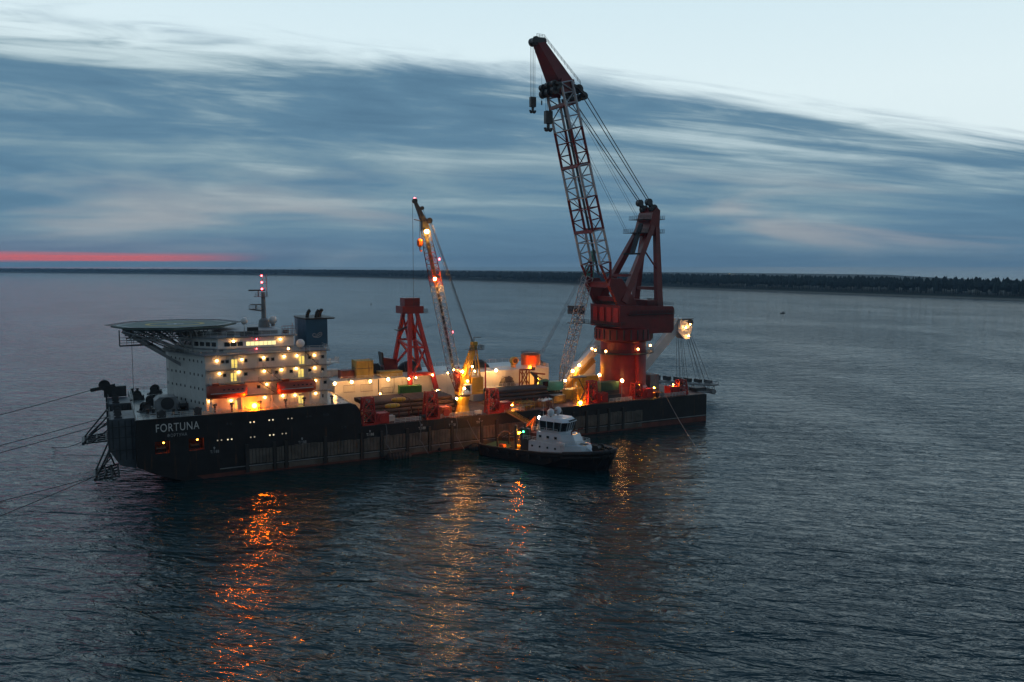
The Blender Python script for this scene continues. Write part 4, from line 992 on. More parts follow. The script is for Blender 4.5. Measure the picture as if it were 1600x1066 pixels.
m = MB(); m.box(A2.x - 2, A2.x + 2.2, -1.6, 1.6, A2.z - 1.6, A2.z - 1.5); m.rail([(A2.x - 2, -1.6, A2.z - 1.5), (A2.x + 2.2, -1.6, A2.z - 1.5), (A2.x + 2.2, 1.6, A2.z - 1.5)], step=.9, r=.05); m.tube((A2.x, 0, A2.z), (A2.x, 0, A2.z + 1.8), .1); m.tube((A2.x, 0, A2.z + 1.7), (A2.x + 2, 0, A2.z + 1.6), .1); m.build('mast_platform', 'dark_steel', c2)
f2, h2 = P2(716, 614), P2(664, 358)
d2 = (h2 - f2).normalized(); dp2 = Vector((d2.z, 0, -d2.x))
cu2 = [0, .16, .36, .66, .86, 1]; mt2 = ['crane_red', 'boom_white', 'boom_white', 'crane_red', 'dark_steel']
hw2 = lambda t: (.7 + .95 * min(1, t / .12)) * (1 - .45 * max(0, (t - .8) / .2)); hd2 = lambda t: (.3 + .75 * min(1, t / .12)) * (1 - .3 * max(0, (t - .8) / .2))
for k, (a, b) in enumerate(zip(cu2, cu2[1:])):
    m = MB(); m.lattice(f2.lerp(h2, a), f2.lerp(h2, b), (0, 1, 0), dp2, (hw2(a), hw2(b)), (hd2(a), hd2(b)), max(2, round((b - a) * 30)), .12, .06)
    m.build('boom_section', mt2[k], c2)
m = MB(); m.beam(f2.lerp(h2, .14), f2.lerp(h2, .97), .55, .2, (0, 1, 0)); m.build('boom_ladderway', 'dark_steel', c2)
m = MB(); m.prism([(f2.x - 1.1, f2.z + 6.5), (f2.x + 1.0, f2.z + 6.3), (f2.x + 1.2, f2.z - .6), (f2.x - .3, f2.z - .9)], -.55, .55, 'xz'); m.build('boom_foot_plate', 'crane_red', c2)
tp2 = P2(648, 314); p345 = P2(662, 346)
m = MB(); m.beam(h2 - d2 * .3, p345, 2.0, 1.7, (0, 1, 0), 1.3, 1.5); m.beam(p345, tp2, 1.3, 1.5, (0, 1, 0), .7, .6)
m.lathe([(.75, -.5), (.75, .5)], 12, p345 + Vector((1.5, 0, .2)), 'y'); m.lathe([(.65, -.4), (.65, .4)], 12, tp2, 'y'); m.lathe([(.5, -.5), (.5, .5)], 10, p345.lerp(tp2, .55) + Vector((.8, 0, .5)), 'y')
m.beam(p345 + Vector((-.4, 0, 0)), p345 + Vector((-2.6, 0, .4)), .2); m.build('boom_head', 'dark_steel', c2)
m = MB()
for y in (-.6, 0, .6):
    m.tube((A2.x - .3, y * .6, A2.z + .3), p345 + Vector((1.7, y, .3)), .06, n=4)
m.tube((A2.x - .6, 0, A2.z + .2), p345.lerp(tp2, .5) + Vector((1.0, 0, .5)), .04, n=4); m.build('luffing_rope', 'wire', c2)
m = MB(); m.tube(tp2 + Vector((-.6, 0, 0)), tp2 + Vector((-.6, 0, -27)), .05, n=4); m.build('whip_rope', 'wire', c2)
hb = P2(656, 380); m = MB(); m.tube((hb.x, 0, p345.z), (hb.x, 0, hb.z), .06, n=4); m.build('hook_rope', 'wire', c2)
m = MB(); m.lathe([(.35, -1.0), (.75, -.5), (.75, .6), (.4, 1.1)], 12, (hb.x, 0, hb.z)); m.path([Vector((hb.x + a_, 0, hb.z - b_)) for a_, b_ in ((0, .9), (0, 1.7), (.3, 2.1), (.6, 1.8))], .16, 6); m.build('hook_block', 'orange', c2)
for x, y, k, r, bb in ((667, 362, 'boom', .48, -1.9), (679.5, 436, 'boom', .34, -2.2), (722.5, 580.7, 'flood', .32, -1.9), (738, 573, 'wall', .3, -1.7), (730.6, 595.6, 'wall', .32, -2.0), (725.4, 607, 'wall', .34, -3.1), (713.7, 623, 'flood', .26, -2.6), (648, 310.5, 'red', .3, 0), (686.5, 405, 'red', .24, -.9), (707, 519, 'red', .24, -.9), (709, 578, 'wall', .24, -1.3)):
    p = P2(x, y, bb); lamp_at(p, k, r, .5, c2)

# ------------------------------------------------------------------ red gantry tower
g = thing('gantry_tower', 'four-legged red gantry tower with boxy head standing behind the pipe stacks', 'gantry', 73.6, 29, MDK)
def G(px, py, v): p = at(px, py, v=v); return Vector((p.x - 73.6, v - 29, p.z - MDK))
top = [G(632, 489, 31.5), G(645, 489, 31.5), G(651, 489, 26.5), G(638, 489, 26.5)]
zt_ = 26.0
legs = [((-2.2, -6.0, 5.2), (-.6, -2.0, zt_)), ((5.8, -6.0, 4.2), (1.6, -2.0, zt_)), ((-2.6, 7.5, 8.3), (-1.0, 2.0, zt_)), ((5.6, 7.5, 8.3), (1.2, 2.0, zt_))]
for a, b in legs: MB().beam(a, b, 1.15, 1.15, (1, 0, 0), .95, .95).build('leg', 'bright_red', g)
m = MB()
def lerp3(l, t): return Vector(l[0]).lerp(Vector(l[1]), t)
for i, j in ((0, 1), (1, 3), (3, 2), (2, 0)):
    t = .54; m.beam(lerp3(legs[i], t), lerp3(legs[j], t), .6)
    m.beam(lerp3(legs[i], .08), lerp3(legs[j], t), .5); m.beam(lerp3(legs[j], t), lerp3(legs[i], .95), .5)
m.beam(lerp3(legs[0], .17), lerp3(legs[1], .20), .95); m.build('brace', 'bright_red', g)
m = MB(); m.box(-3.0, 3.4, -2.9, 2.9, zt_ - .2, zt_ + 1.9); hd_ = m.build('head_beam', 'crane_red', g)
MB().box(-2.0, 2.6, -2.0, 2.0, zt_ + 1.902, zt_ + 4.2).build('head_box', 'crane_red', hd_)
m = MB(); m.box(3.404, 4.9, -2.6, 2.0, zt_ - .2, zt_ - .1); m.rail([(4.8, -2.6, zt_ - .1), (4.8, 2, zt_ - .1)], step=1, r=.05); m.box(-4.4, -3.3, -2.5, .5, zt_ - 5, zt_ - 4.8); m.rail([(-4.3, -2.4, zt_ - 4.8), (-3.4, -2.4, zt_ - 4.8)], r=.05, step=.6); m.beam((-3.4, -1, zt_ - 4.9), (-1.0, -1.5, zt_ - 4), .4); m.build('service_platform', 'dark_steel', g)
for (x, y), h_ in (((-2.2, -6), 5.2), ((5.8, -6), 4.2)): MB().box(x - 1.1, x + 1.1, y - 1.0, y + 1.0, 0, h_ - .1).build('foot_block', 'grey', g)
t = thing('winch_cabin', 'dark red winch cabin with pointed corner left of the red gantry tower', 'cabin', 69.5, 35.5, RW)
MB().prism([(-1.9, 0), (1.9, 0), (2.2, 3.6), (1.0, 4.2), (-2.2, 4.8)], -1.8, 1.8, 'xz').build('body', 'crane_red', t); MB().prism([(-2.4, 2.6), (-1.9, 2.6), (-2.2, 6.2), (-2.8, 6.4)], -1.5, 1.5, 'xz').build('shield', 'dark_steel', t)

# ------------------------------------------------------------------ stinger A-frame at the stern
sf = thing('stinger_gantry', 'white inclined A-frame over the stern holding the stinger cables', 'gantry', 150, 33, MDK)
def SF(u, v, w): return Vector((u - 150, v - 33, w - MDK))
for (u0, v0), (u1, v1, w1) in (((145.6, 22), (166.6, 22, 28.6)), ((137.0, 44), (156.5, 44, 29.4))):
    p0, p1 = SF(u0, v0, MDK), SF(u1, v1, w1)
    MB().beam(p0, p1, 1.6, 3.0).build('leg', 'white_clean', sf)
    m = MB(); off = Vector((-1.2, -1.0, 1.9)); m.rail([p0 + off, p1 + off], step=2, r=.05); m.beam(p0 + off, p1 + off, .9, .12); m.build('leg_walkway', 'rail_white', sf)
m = MB(); m.beam(SF(166.6, 20.5, 29.2), SF(157.5, 45.2, 30.0), 2.2, 2.4); m.build('cross_beam', 'white_clean', sf)
hdp = at(1066, 512, v=22); hp = SF(hdp.x, 22, hdp.z)
MB().prism([(hp.x - 2.6, hp.z + 2.6), (hp.x + 2.8, hp.z + 2.8), (hp.x + 2.6, hp.z - 1.0), (hp.x + 1.6, hp.z - 3.8), (hp.x - .6, hp.z - 3.6), (hp.x - 3.2, hp.z - 1.2)], hp.y - 1.8, hp.y + 1.8, 'xz').build('sheave_head', 'white_clean', sf)
m = MB(); m.lathe([(1.0, hp.y - 2.3), (.8, hp.y - 2.0), (1.0, hp.y - 1.81)], 14, (hp.x + 1.8, 0, hp.z + 1.8), 'y'); m.box(hp.x - 2.4, hp.x + 3.0, hp.y - 2.2, hp.y + 2.2, hp.z + 2.9, hp.z + 3.1); m.build('sheave', 'dark_steel', sf)
for dx_, dz_ in ((1.2, 1.2), (.6, -2.6), (-.6, .2)): lamp_at((hp.x + dx_, hp.y - 2.6, hp.z + dz_), 'pier', .20, .6, sf)
m = MB()
for x0, x1, x2 in ((-1.4, 0, 0), (-.9, .6, 0), (2.2, 4.0, 0), (2.7, 5.4, 0)):
    for v in (-1, .2, 1.2):
        bx_ = hp.x + x1 * 1.2 + 1.5; m.tube((hp.x + x0, hp.y + v, hp.z - 1.5), (bx_ + x0, hp.y + v * 2, CW(8.6)), .06, n=4)
m.build('stinger_cable', 'wire', sf)
# second, low ramp girder left of the crane
m = MB(); m.beam(SF(127.5, 33, MDK + .4), SF(141, 33, 20.6), 2.0, 2.4); m.build('ramp_girder', 'white_clean', sf)
m = MB(); m.beam(SF(125.5, 27, MDK + .4), SF(136, 27, 17.6), 1.0, 1.6); m.rail([SF(125.5, 26.2, MDK + 1.2), SF(136, 26.2, 18.6)], step=1.8, r=.06); m.build('ramp_stair', 'yellow_old', sf)
m = MB(); m.prism([(-17, 0), (-10, 0), (-10, 7.0), (-13.5, 6.8)], -1, 8, 'xz'); m.build('ramp_house', 'white', sf)
# stinger truss behind the stern
st = thing('stinger', 'low grey lattice stinger trailing behind the stern above the water', 'stinger', 160.4, 29, 2.0)
m = MB(); m.lattice((0, 0, 5.2), (27, 0, 2.2), (0, 1, 0), (0, 0, 1), (2.4, 1.8), (1.6, 1.2), 11, .26, .14); m.build('truss', 'grey', st)
for i in range(6): m = MB(); m.box(2 + i * 4.6, 3.2 + i * 4.6, -1.6, 1.6, 7.0 - i * .55, 8.6 - i * .65); m.build('roller_box', 'dark_steel', st)
m = MB(); m.lathe([(.9, -3), (.9, 3)], 14, (26, 0, 1.4), 'y'); m.lathe([(.9, -3), (.9, 3)], 14, (18, 0, 2.4), 'y'); m.box(24, 28.5, -2.4, 2.4, 3.4, 4.0); m.rail([(22, -2.3, 4.0), (28.4, -2.3, 4.0)], step=1.2, r=.06); m.build('buoyancy_tank', 'grey', st)
m = MB(); m.beam((-.3, -2, 6.2), (3, -2, 6.4), .6); m.beam((-.3, 2, 6.2), (3, 2, 6.4), .6); m.box(-3.4, -.2, -3, 3, 6.412, 6.9); m.build('hinge', 'dark_steel', st)

# ------------------------------------------------------------------ red fairlead towers with winch boxes along the near edge
def fairlead(px, v, hgt, label, s=1.0, boxside=1, orange=False):
    p = at(px, 640, v=v); t = thing('fairlead_tower', label, 'fairlead', p.x, v, MDK, 0, 'red fairlead towers along the near deck edge'); t.scale = (s, s, s)
    b, tp = 1.7, 1.15
    cor = lambda k, z: (((-1, -1), (1, -1), (1, 1), (-1, 1))[k][0] * (b + (tp - b) * z / hgt), ((-1, -1), (1, -1), (1, 1), (-1, 1))[k][1] * (1.3 + (.95 - 1.3) * z / hgt), z)
    for k in range(4): MB().beam(cor(k, 0), cor(k, hgt), .36).build('leg', 'bright_red', t)
    m = MB()
    for k in range(4):
        j = (k + 1) % 4
        for z0_, z1_ in ((.3, hgt * .5), (hgt * .5, hgt - .2)):
            m.beam(cor(k, z0_), cor(j, z1_), .2); m.beam(cor(j, z0_), cor(k, z1_), .2); m.beam(cor(k, z1_), cor(j, z1_), .26)
        m.beam(cor(k, .2), cor(j, .2), .4)
    m.build('brace', 'bright_red', t)
    MB().lathe([(.75, -.2), (.55, 0), (.75, .2)], 14, (0, -.3, hgt * .72), 'x').tube((-1.3, -.3, hgt * .72), (1.3, -.3, hgt * .72), .12).build('sheave', 'dark_steel', t)
    MB().lathe([(.6, -.2), (.45, 0), (.6, .2)], 12, (.2, -.3, 1.2), 'x').tube((-1.6, -.3, 1.2), (1.6, -.3, 1.2), .12).build('sheave', 'dark_steel', t)
    w = MB(); x0 = boxside * 1.95; x1 = boxside * 5.1; w.box(min(x0, x1), max(x0, x1), -1.3, 1.5, .15, 2.7); w.build('winch_box', 'orange' if orange else 'bright_red', t)
    m = MB()
    for x in (x0 + boxside * .3, x1 - boxside * .3): m.box(x - .12, x + .12, -1.36, 1.56, 0, 2.85)
    m.lathe([(.9, -1.7), (.9, -1.31)], 14, ((x0 + x1) / 2, 0, 1.4), 'y'); m.build('winch_frame', 'bright_red', t)
fairlead(574.5, 1.9, 6.9, 'red fairlead tower at the step of the black forecastle')
fairlead(673, 1.9, 6.7, 'red fairlead tower between pipe stack and yellow crane pedestal', 1.05, orange=True)
fairlead(769, 1.9, 6.6, 'bright red fairlead tower right of the yellow crane pedestal')
fairlead(923, 2.2, 6.6, 'dim red fairlead tower left of the heavy crane pedestal')
fairlead(994, 3.0, 4.6, 'squat red fairlead tower in front of the heavy crane pedestal')
fairlead(1063, 3.0, 4.6, 'aftmost red fairlead tower at the stern corner', boxside=-1)
# rollers at the deck edge
for i, x in enumerate((662, 1030)):
    p = at(x, 655, v=1.0); t = thing('edge_roller', ('dark roller at the deck edge left of the middle red tower', 'dark roller at the deck edge near the stern')[i], 'roller', p.x, 1.0, MDK, 0, 'edge rollers')
    MB().lathe([(.8, -.8), (.5, -.6), (.5, .6), (.8, .8)], 14, (0, 0, .9), 'x').build('drum', 'black', t); m = MB(); m.box(-1.1, -.85, -.5, .5, 0, 1.5); m.box(.85, 1.1, -.5, .5, 0, 1.5); m.build('frame', 'dark_steel', t)

# ------------------------------------------------------------------ line pipe in stacks
def pipe_mesh(L, r, n=16):
    m = MB(); ro, ri = r, r * .92
    prof = [(ro, -L / 2), (ro, L / 2), (ri, L / 2), (ri, -L / 2), (ro, -L / 2)]
    m.lathe(prof, n, (0, 0, 0), 'x', cap=False); return m
def stack(u0, nlen, L, v0, nv, layers, mat, label, grp, w0):
    r = .58; me = None
    for k in range(layers):
        for j in range(nv - k):
            if 0 < k < layers - 1 and 0 < j < nv - k - 1: pass
            for i in range(nlen):
                if k < layers - 1 and j > 0: continue            # hidden inside the stack
                pos = s2w(u0 + L / 2 + i * (L + .35) + random.uniform(-.15, .15), v0 + j * 1.2 + k * .6, w0 + r + k * 1.04)
                if me is None: o = pipe_mesh(L, r).build('steel_pipe', mat); me = o.data
                else: o = bpy.data.objects.new('steel_pipe', me); COL.objects.link(o)
                o.location = pos; o.rotation_euler = (0, 0, TH); tag(o, label, 'pipe', grp)
def rack(u0, u1, v0, v1, label, hgt):
    t = thing('pipe_rack', label, 'rack', (u0 + u1) / 2, v0, MDK); m = MB(); hl_ = (u1 - u0) / 2
    for x in [-hl_ + i * 2 * hl_ / 9 for i in range(10)]: m.box(x - .15, x + .15, 0, v1 - v0, 0, .298)
    m.build('bearer', 'timber', t); m = MB()
    for x in [-hl_ + i * 2 * hl_ / 9 for i in range(10)]: MB().box(x - .14, x + .14, -.95, -.65, .25, hgt).lathe([(.16, -.98), (.16, -.951)], 8, (x, 0, hgt * .55), 'y').build('stanchion', 'brick_red', t)
    m = MB(); m = MB(); m.box(-hl_, hl_, -1.0, -.6, 0, .24); m.build('sill', 'brick_red', t)
rack(54, 78, 6.5, 20, 'brown pipe rack with short stanchions behind the near deck rail', 2.2)
stack(53.6, 2, 12.0, 6.6, 11, 4, 'pipe_brown', 'rusty brown steel line pipe in the stack before the white deckhouse', 'line pipes in the forward stack', MDK + .3)
rack(90.5, 109, 8.2, 18, 'dark pipe rack under the black pipes amidships', 2.0)
stack(91, 1, 17.5, 8.4, 8, 4, 'pipe_dark', 'black coated pipe in the stack amidships behind the tug', 'pipes in the midships stack', MDK + .3)
ztop = MDK + .3 + .58 * 2 + 3 * 1.04
for i, (px, py, l) in enumerate(((623, 628, 'yellow bag lying on the pipe stack, the farther one'), (613, 638, 'yellow bag lying on the pipe stack, the nearer one'))):
    p = at(px, py, w=ztop); t = thing('lift_bag', l, 'bag', p.x, p.y, ztop - .03, .05)
    rings = []
    for f, s_ in ((-1, .25), (-.9, .7), (-.6, 1), (.6, 1), (.9, .75), (1, .3)):
        rings.append([(f * 1.9, .75 * s_ * math.cos(a_), .1 + .55 + .55 * s_ * math.sin(a_) * (1 if math.sin(a_) > 0 else 1.0)) for a_ in [k * math.pi / 5 for k in range(10)]])
    MB().loft(rings).build('bag_body', 'yellow', t, smooth=True); m = MB()
    for x in (-.8, .8): m.path([Vector((x, .8 * math.cos(a_), .65 + .6 * math.sin(a_))) for a_ in [k * math.pi / 8 for k in range(17)]], .05, 4)
    m.build('strap', 'rope_grey', t)

# ------------------------------------------------------------------ containers and boxes on the main deck
p = at(641, 606, v=22)
crate_box('container', 'green shipping container tilted in front of the white deckhouse', 'container', p.x, 22.3, MDK + 3.2, 6.06, 2.44, 2.6, 'green', -.18)
t = thing('container_stand', 'grey steel stand carrying the green container', 'stand', p.x, 22.3, MDK, -.18)
for sx in (-1, 1):
    for sy in (-1, 1): MB().box(sx * 2.6 - .2, sx * 2.6 + .2, sy * 1.0 - .2, sy * 1.0 + .2, 0, 2.95).build('post', 'grey', t)
m = MB(); m.box(-3.0, 3.0, -1.3, 1.3, 2.952, 3.198); m.build('top_frame', 'grey', t)
p = at(948, 597, v=5); crate_box('container', 'dark green container before the heavy crane pedestal', 'container', p.x, 4.6, MDK + 2.9, 6.06, 2.44, 2.6, 'green_dark')
crate_box('container', 'dark grey container under the green one by the crane pedestal', 'container', p.x + .2, 4.6, MDK, 6.06, 2.44, 2.88, 'dark_steel')
p = at(918, 592, v=16); crate_box('site_cabin', 'bright yellow lit cabin left of the heavy crane pedestal', 'cabin', p.x, 16, MDK + 2.7, 5.6, 3.0, 3.2, 'yellow', ribs=False)
crate_box('site_cabin', 'dim yellow cabin below the bright one left of the crane', 'cabin', p.x - 1.0, 14.5, MDK, 7.0, 5.0, 2.68, 'yellow_old', ribs=False)
p = at(893, 606, v=12); crate_box('cargo_box', 'old yellow cargo bin with sloped side behind the tug mast', 'bin', p.x, 11.5, MDK, 5.0, 3.0, 3.0, 'yellow_old', .3, ribs=False)
t = thing('access_tower', 'slim yellow scaffold stair tower beside the dim red fairlead', 'scaffold', at(906, 640, v=3).x, 3.2, MDK)
m = MB(); m.lattice((0, 0, 0), (0, 0, 7.6), (1, 0, 0), (0, 1, 0), (1.3, 1.3), (1.0, 1.0), 4, .1, .07); m.build('frame', 'yellow', t); m = MB(); m.box(-2.6, 1.6, -1.3, 1.3, 7.602, 7.8); m.beam((-1, -1.1, .1), (1, -1.1, 3.6), .7, .1); m.beam((1, -1.1, 3.6), (-1, -1.1, 7.4), .7, .1); m.build('landing', 'dark_steel', t)
clut = [(588, 645, 8.0, 'pallet', 'low yellow pallet right of the forecastle step', 'yellow_old', 3.4, 2.0, .8), (607, 655, 3.2, 'crate', 'pale crate at the near rail before the pipe rack', 'sack_white', 2.6, 1.6, 1.5),
        (697, 648, 3.4, 'crate', 'orange crate at the foot of the yellow crane', 'orange', 1.8, 1.8, 2.0), (747, 655, 1.6, 'locker', 'white locker under the deck lamp at the near rail', 'white_clean', 1.4, .9, 1.0),
        (825, 640, 5.2, 'crate', 'yellow-brown timber crate behind the gangway', 'timber', 4.4, 2.4, 1.4), (850, 640, 4.0, 'crate', 'brown timber crate heaped with white sacks behind the tug', 'timber', 4.2, 2.6, 1.5),
        (870, 628, 8.0, 'crate', 'dark crate between crawler crane and tug mast', 'dark_steel', 4.0, 3.0, 2.2), (955, 622, 3.2, 'skid', 'dark equipment skid right of the dim red fairlead', 'dark_steel', 5.2, 2.2, 1.9),
        (1022, 612, 3.2, 'crate', 'orange crate between the two stern fairleads', 'orange', 2.6, 1.8, 1.3), (1020, 607, 8.0, 'crate', 'grey crate behind the stern fairleads', 'grey', 3.0, 2.0, 1.8),
        (1090, 604, 5.5, 'skid', 'dark mooring skid at the stern edge', 'dark_steel', 4.0, 3.0, 1.2), (1014, 592, 14.0, 'locker', 'grey machinery locker right of the heavy crane pedestal', 'grey', 3.4, 5.0, 5.2),
        (715, 630, 14.0, 'crate', 'dark crate behind the yellow crane pedestal', 'dark_steel', 4.2, 3.0, 2.6), (672, 612, 22.0, 'crate', 'dark machinery crate beside the grey gantry foot', 'dark_steel', 3.2, 2.2, 2.4)]
for px, py, v, nm, lb, mt, L_, B_, h_ in clut:
    p = at(px, py, v=v); t = crate_box('cargo_' + nm, lb, nm, p.x, v, MDK, L_, B_, h_, mt, random.uniform(-.12, .12), ribs=False)
    m = MB()
    for sx in (-.33, 0, .33): m.box(sx * L_ - .08, sx * L_ + .08, -B_ / 2 - .05, B_ / 2 + .05, .1, h_ + .04)
    m.build('batten', mt, t)
p = at(847, 634, v=4); rs = random.Random(9)
for i in range(5):
    t = thing('sack', 'white sack heaped on the brown timber crate behind the tug', 'sack', at(850, 640, v=4).x - 1.6 + i * .8, 4 + rs.uniform(-.5, .5), MDK + 1.55, rs.uniform(0, 3), 'white sacks on the timber crate')
    MB().ball((0, 0, .35), .55, 10, 6, (1.1, .8, .7)).build('sack_body', 'sack_white', t, smooth=True); MB().lathe([(.06, .62), (.16, .85)], 6).build('sack_neck', 'sack_white', t)
# red frames on deck amidships
for i, (px, v, l) in enumerate(((812, 9.5, 'red lifting frame lying before the black pipe stack, left one'), (832, 9.0, 'red lifting frame lying before the black pipe stack, right one'), (783, 7.5, 'red lifting frame lying on deck beside the bright red tower'))):
    t = thing('lifting_frame', l, 'frame', at(px, 630, v=v - 2.2).x, v - 2.2, MDK, .1 * i); m = MB()
    for y in (-.9, .9): m.beam((-2.4, y, .8), (2.4, y, .8), .22, .4); 
    for x in (-2.3, -.8, .8, 2.3): m.beam((x, -.9, .8), (x, .9, .8), .2, .3)
    m.build('frame', 'bright_red', t); m = MB()
    for x in (-2.2, 2.2):
        for y in (-.85, .85): m.box(x - .12, x + .12, y - .12, y + .12, 0, .6)
    m.build('leg', 'bright_red', t)
t = thing('pipe_stand', 'dark red portal stand with crossed braces above the black pipe stack', 'stand', at(815, 600, v=21).x + .2, 19.6, MDK); m = MB()
for x in (-1.3, 1.3):
    for y in (-.8, .8): m.beam((x, y, 0), (x * .9, y, 8.4), .28)
for y in (-.8, .8): m.beam((-1.3, y, 3.8), (1.2, y, 8.2), .2); m.beam((1.3, y, 3.8), (-1.2, y, 8.2), .2)
m.beam((-1.6, 0, 8.5), (3.6, 0, 8.3), .5); m.build('portal', 'brick_red', t); MB().lathe([(.5, -.6), (.5, .6)], 12, (2.9, 0, 8.7), 'y').build('roller', 'dark_steel', t)
t = thing('pipe_stand', 'small dark red trestle with slanted top left of the green crane cab', 'stand', at(834, 600, v=21).x, 19.8, MDK); m = MB()
m.beam((-2.2, 0, 7.4), (3.2, 0, 6.6), .45); m.beam((0, 0, 0), (0, 0, 7.0), .8); m.beam((-.9, 0, 0), (0, 0, 4), .3); m.beam((.9, 0, 0), (0, 0, 4), .3); m.build('trestle', 'brick_red', t)
# thin deck masts
for i, (px, v, hgt, l, mt) in enumerate(((758.5, 20.0, 11.0, 'thin red pole rising beside the yellow crane', 'bright_red'), (764, 30, 0, '', ''),)):
    if not hgt: continue
    t = thing('signal_pole', l, 'pole', at(px, 600, v=v).x, v, MDK); MB().tube((0, 0, 0), (0, 0, hgt), .3, .2, 8).build('pole', mt, t); MB().box(-.5, .5, -.5, .5, 0, .3).build('foot', 'dark_steel', t)

# ------------------------------------------------------------------ crawler crane (teal) amidships
cb = at(846, 612, v=19); cc = thing('crawler_crane', 'teal crawler crane with pale lattice boom leaning against the red crane', 'crane', cb.x + 3.4, 19, MDK)
cx0 = cb.x + 3.4
for y in (-2.4, 2.4):
    m = MB(); m.prism([(-4.2, .5), (-3.7, .05), (3.7, .05), (4.2, .5), (4.2, 1.0), (3.7, 1.4), (-3.7, 1.4), (-4.2, 1.0)], y - .55, y + .55, 'xz'); tr = m.build('track', 'black', cc)
MB().lathe([(1.5, 1.0), (1.5, 1.8)], 16).build('turntable', 'dark_steel', cc)
MB().prism([(-4.8, 1.802), (3.4, 1.802), (3.4, 4.2), (-1.0, 4.4), (-4.8, 4.0)], -1.6, 1.6, 'xz').build('engine_house', 'teal', cc)
cabo = MB().prism([(-4.9, 2.0), (-2.5, 2.0), (-2.5, 5.2), (-3.0, 5.6), (-4.4, 5.6), (-4.9, 5.0)], -3.0, -1.604, 'xz').build('cab', 'teal', cc)
MB().box(-4.6, -2.8, -3.03, -3.004, 3.4, 5.0).build('cab_window', 'glass', cabo)
def CC(px, py, b=0): p = at(px, py, v=19 + b); return Vector((p.x - cx0, b, p.z - MDK))
fb_, hb_ = CC(874, 594), CC(921, 420)
fb_ = Vector((3.6, 0, 2.8)); dc = (hb_ - fb_).normalized(); dpc = Vector((dc.z, 0, -dc.x))
m = MB(); m.lattice(fb_, fb_.lerp(hb_, .16), (0, 1, 0), dpc, (.6, 1.3), (.35, 1.2), 3, .14, .08); m.build('boom_section', 'rope_grey', cc)
m = MB(); m.lattice(fb_.lerp(hb_, .16), fb_.lerp(hb_, .93), (0, 1, 0), dpc, (1.3, 1.3), (1.2, 1.2), 17, .14, .075); m.build('boom_section', 'boom_white', cc)
m = MB(); m.lattice(fb_.lerp(hb_, .93), hb_ + dc * 3, (0, 1, 0), dpc, (1.3, .6), (1.2, .5), 3, .16, .1); m.build('boom_section', 'teal', cc)
hd3 = hb_ + dc * 5.2; m = MB(); m.beam(hb_ + dc * 2.4, hd3, 1.6, 1.5, (0, 1, 0), 1.0, 1.0); m.lathe([(.7, -.5), (.7, .5)], 12, hd3, 'y'); m.build('boom_head', 'teal', cc)
m = MB(); m.beam((-3.8, 0, 4.2), (-7.0, 0, 7.6), .5); m.beam((-1.5, 0, 4.3), (-6.8, 0, 7.4), .3)
m.build('gantry', 'dark_steel', cc)
m = MB()
for y in (-.8, 0, .8): m.tube((-6.9, y, 7.5), hb_ + Vector((-.8, y, 1.0)), .055, n=4)
m.build('pendant', 'rope_grey', cc)

# ------------------------------------------------------------------ gangway and scaffold at the near edge
ga = at(792, 648, v=.2); gb = Vector((ga.x + 5.6, -6.2, 4.6))
t = thing('gangway', 'pale railed gangway sloping from the barge deck down to the tug', 'gangway', ga.x, .2, MDK)
p0 = Vector((0, 0, .1)); p1 = Vector((gb.x - ga.x, gb.y - .2, gb.z - MDK)); sd_ = (p1 - p0).cross(Vector((0, 0, 1))).normalized() * .55
MB().beam(p0, p1, 1.1, .15).build('tread', 'timber', t); m = MB()
for s_ in (-1, 1): m.rail([p0 + sd_ * s_, p1 + sd_ * s_], step=.9, r=.05)
m.build('railing', 'yellow_old', t)
t = thing('scaffold', 'pale scaffold railing clutter on deck behind the gangway head', 'scaffold', at(810, 640, v=3).x, 3, MDK); m = MB()
for y in (-1.5, 0, 1.5): m.rail([(-3.4, y, 0), (4.2, y, 0)], h=2.0, step=1.3, r=.06, bars=2)
for x in (-3.4, 0, 4.2): m.tube((x, -1.5, 2.0), (x, 1.5, 2.0), .06, n=4)
m.build('tube_frame', 'yellow_old', t); MB().box(-3.3, 4.1, -1.4, 1.4, 1.0, 1.08).build('board', 'timber', t)

# floating fenders at the barge side
def ffender(u, v, L, r, label, rot=0):
    t = thing('floating_fender', label, 'fender', u, v, 0, rot, 'black floating fenders at the waterline')
    pr = [(.25, -L / 2), (r * .8, -L / 2 + .5), (r, -L / 2 + 1.1), (r, L / 2 - 1.1), (r * .8, L / 2 - .5), (.25, L / 2)]
    MB().lathe(pr, 18, (0, 0, .25), 'x').build('fender_body', 'rubber', t, smooth=True)
    m = MB()
    for x in [-L / 2 + 1 + i * (L - 2) / 6 for i in range(7)]: m.lathe([(r * 1.02, x - .18), (r * 1.14, x), (r * 1.02, x + .18)], 14, (0, 0, .25), 'x', cap=False)
    m.build('tyre', 'rubber', t)
ffender(at(622, 711, v=-1.6).x, -1.75, 6.8, 1.15, 'black floating fender against the hull below the middle red tower')
ffender(at(745, 697, v=-1.6).x, -1.75, 4.6, 1.15, 'black floating fender between barge hull and tug stern')
p = at(686, 703, v=0); t = thing('hull_fender_ball', 'small black ball fender hanging at the red waterline', 'fender', p.x, -.55, 0.3)
MB().ball((0, 0, .4), .5, 12, 8).build('ball', 'rubber', t, smooth=True); MB().tube((0, .4, .8), (0, .46, 5.5), .05, n=4).build('rope', 'rope_grey', t)
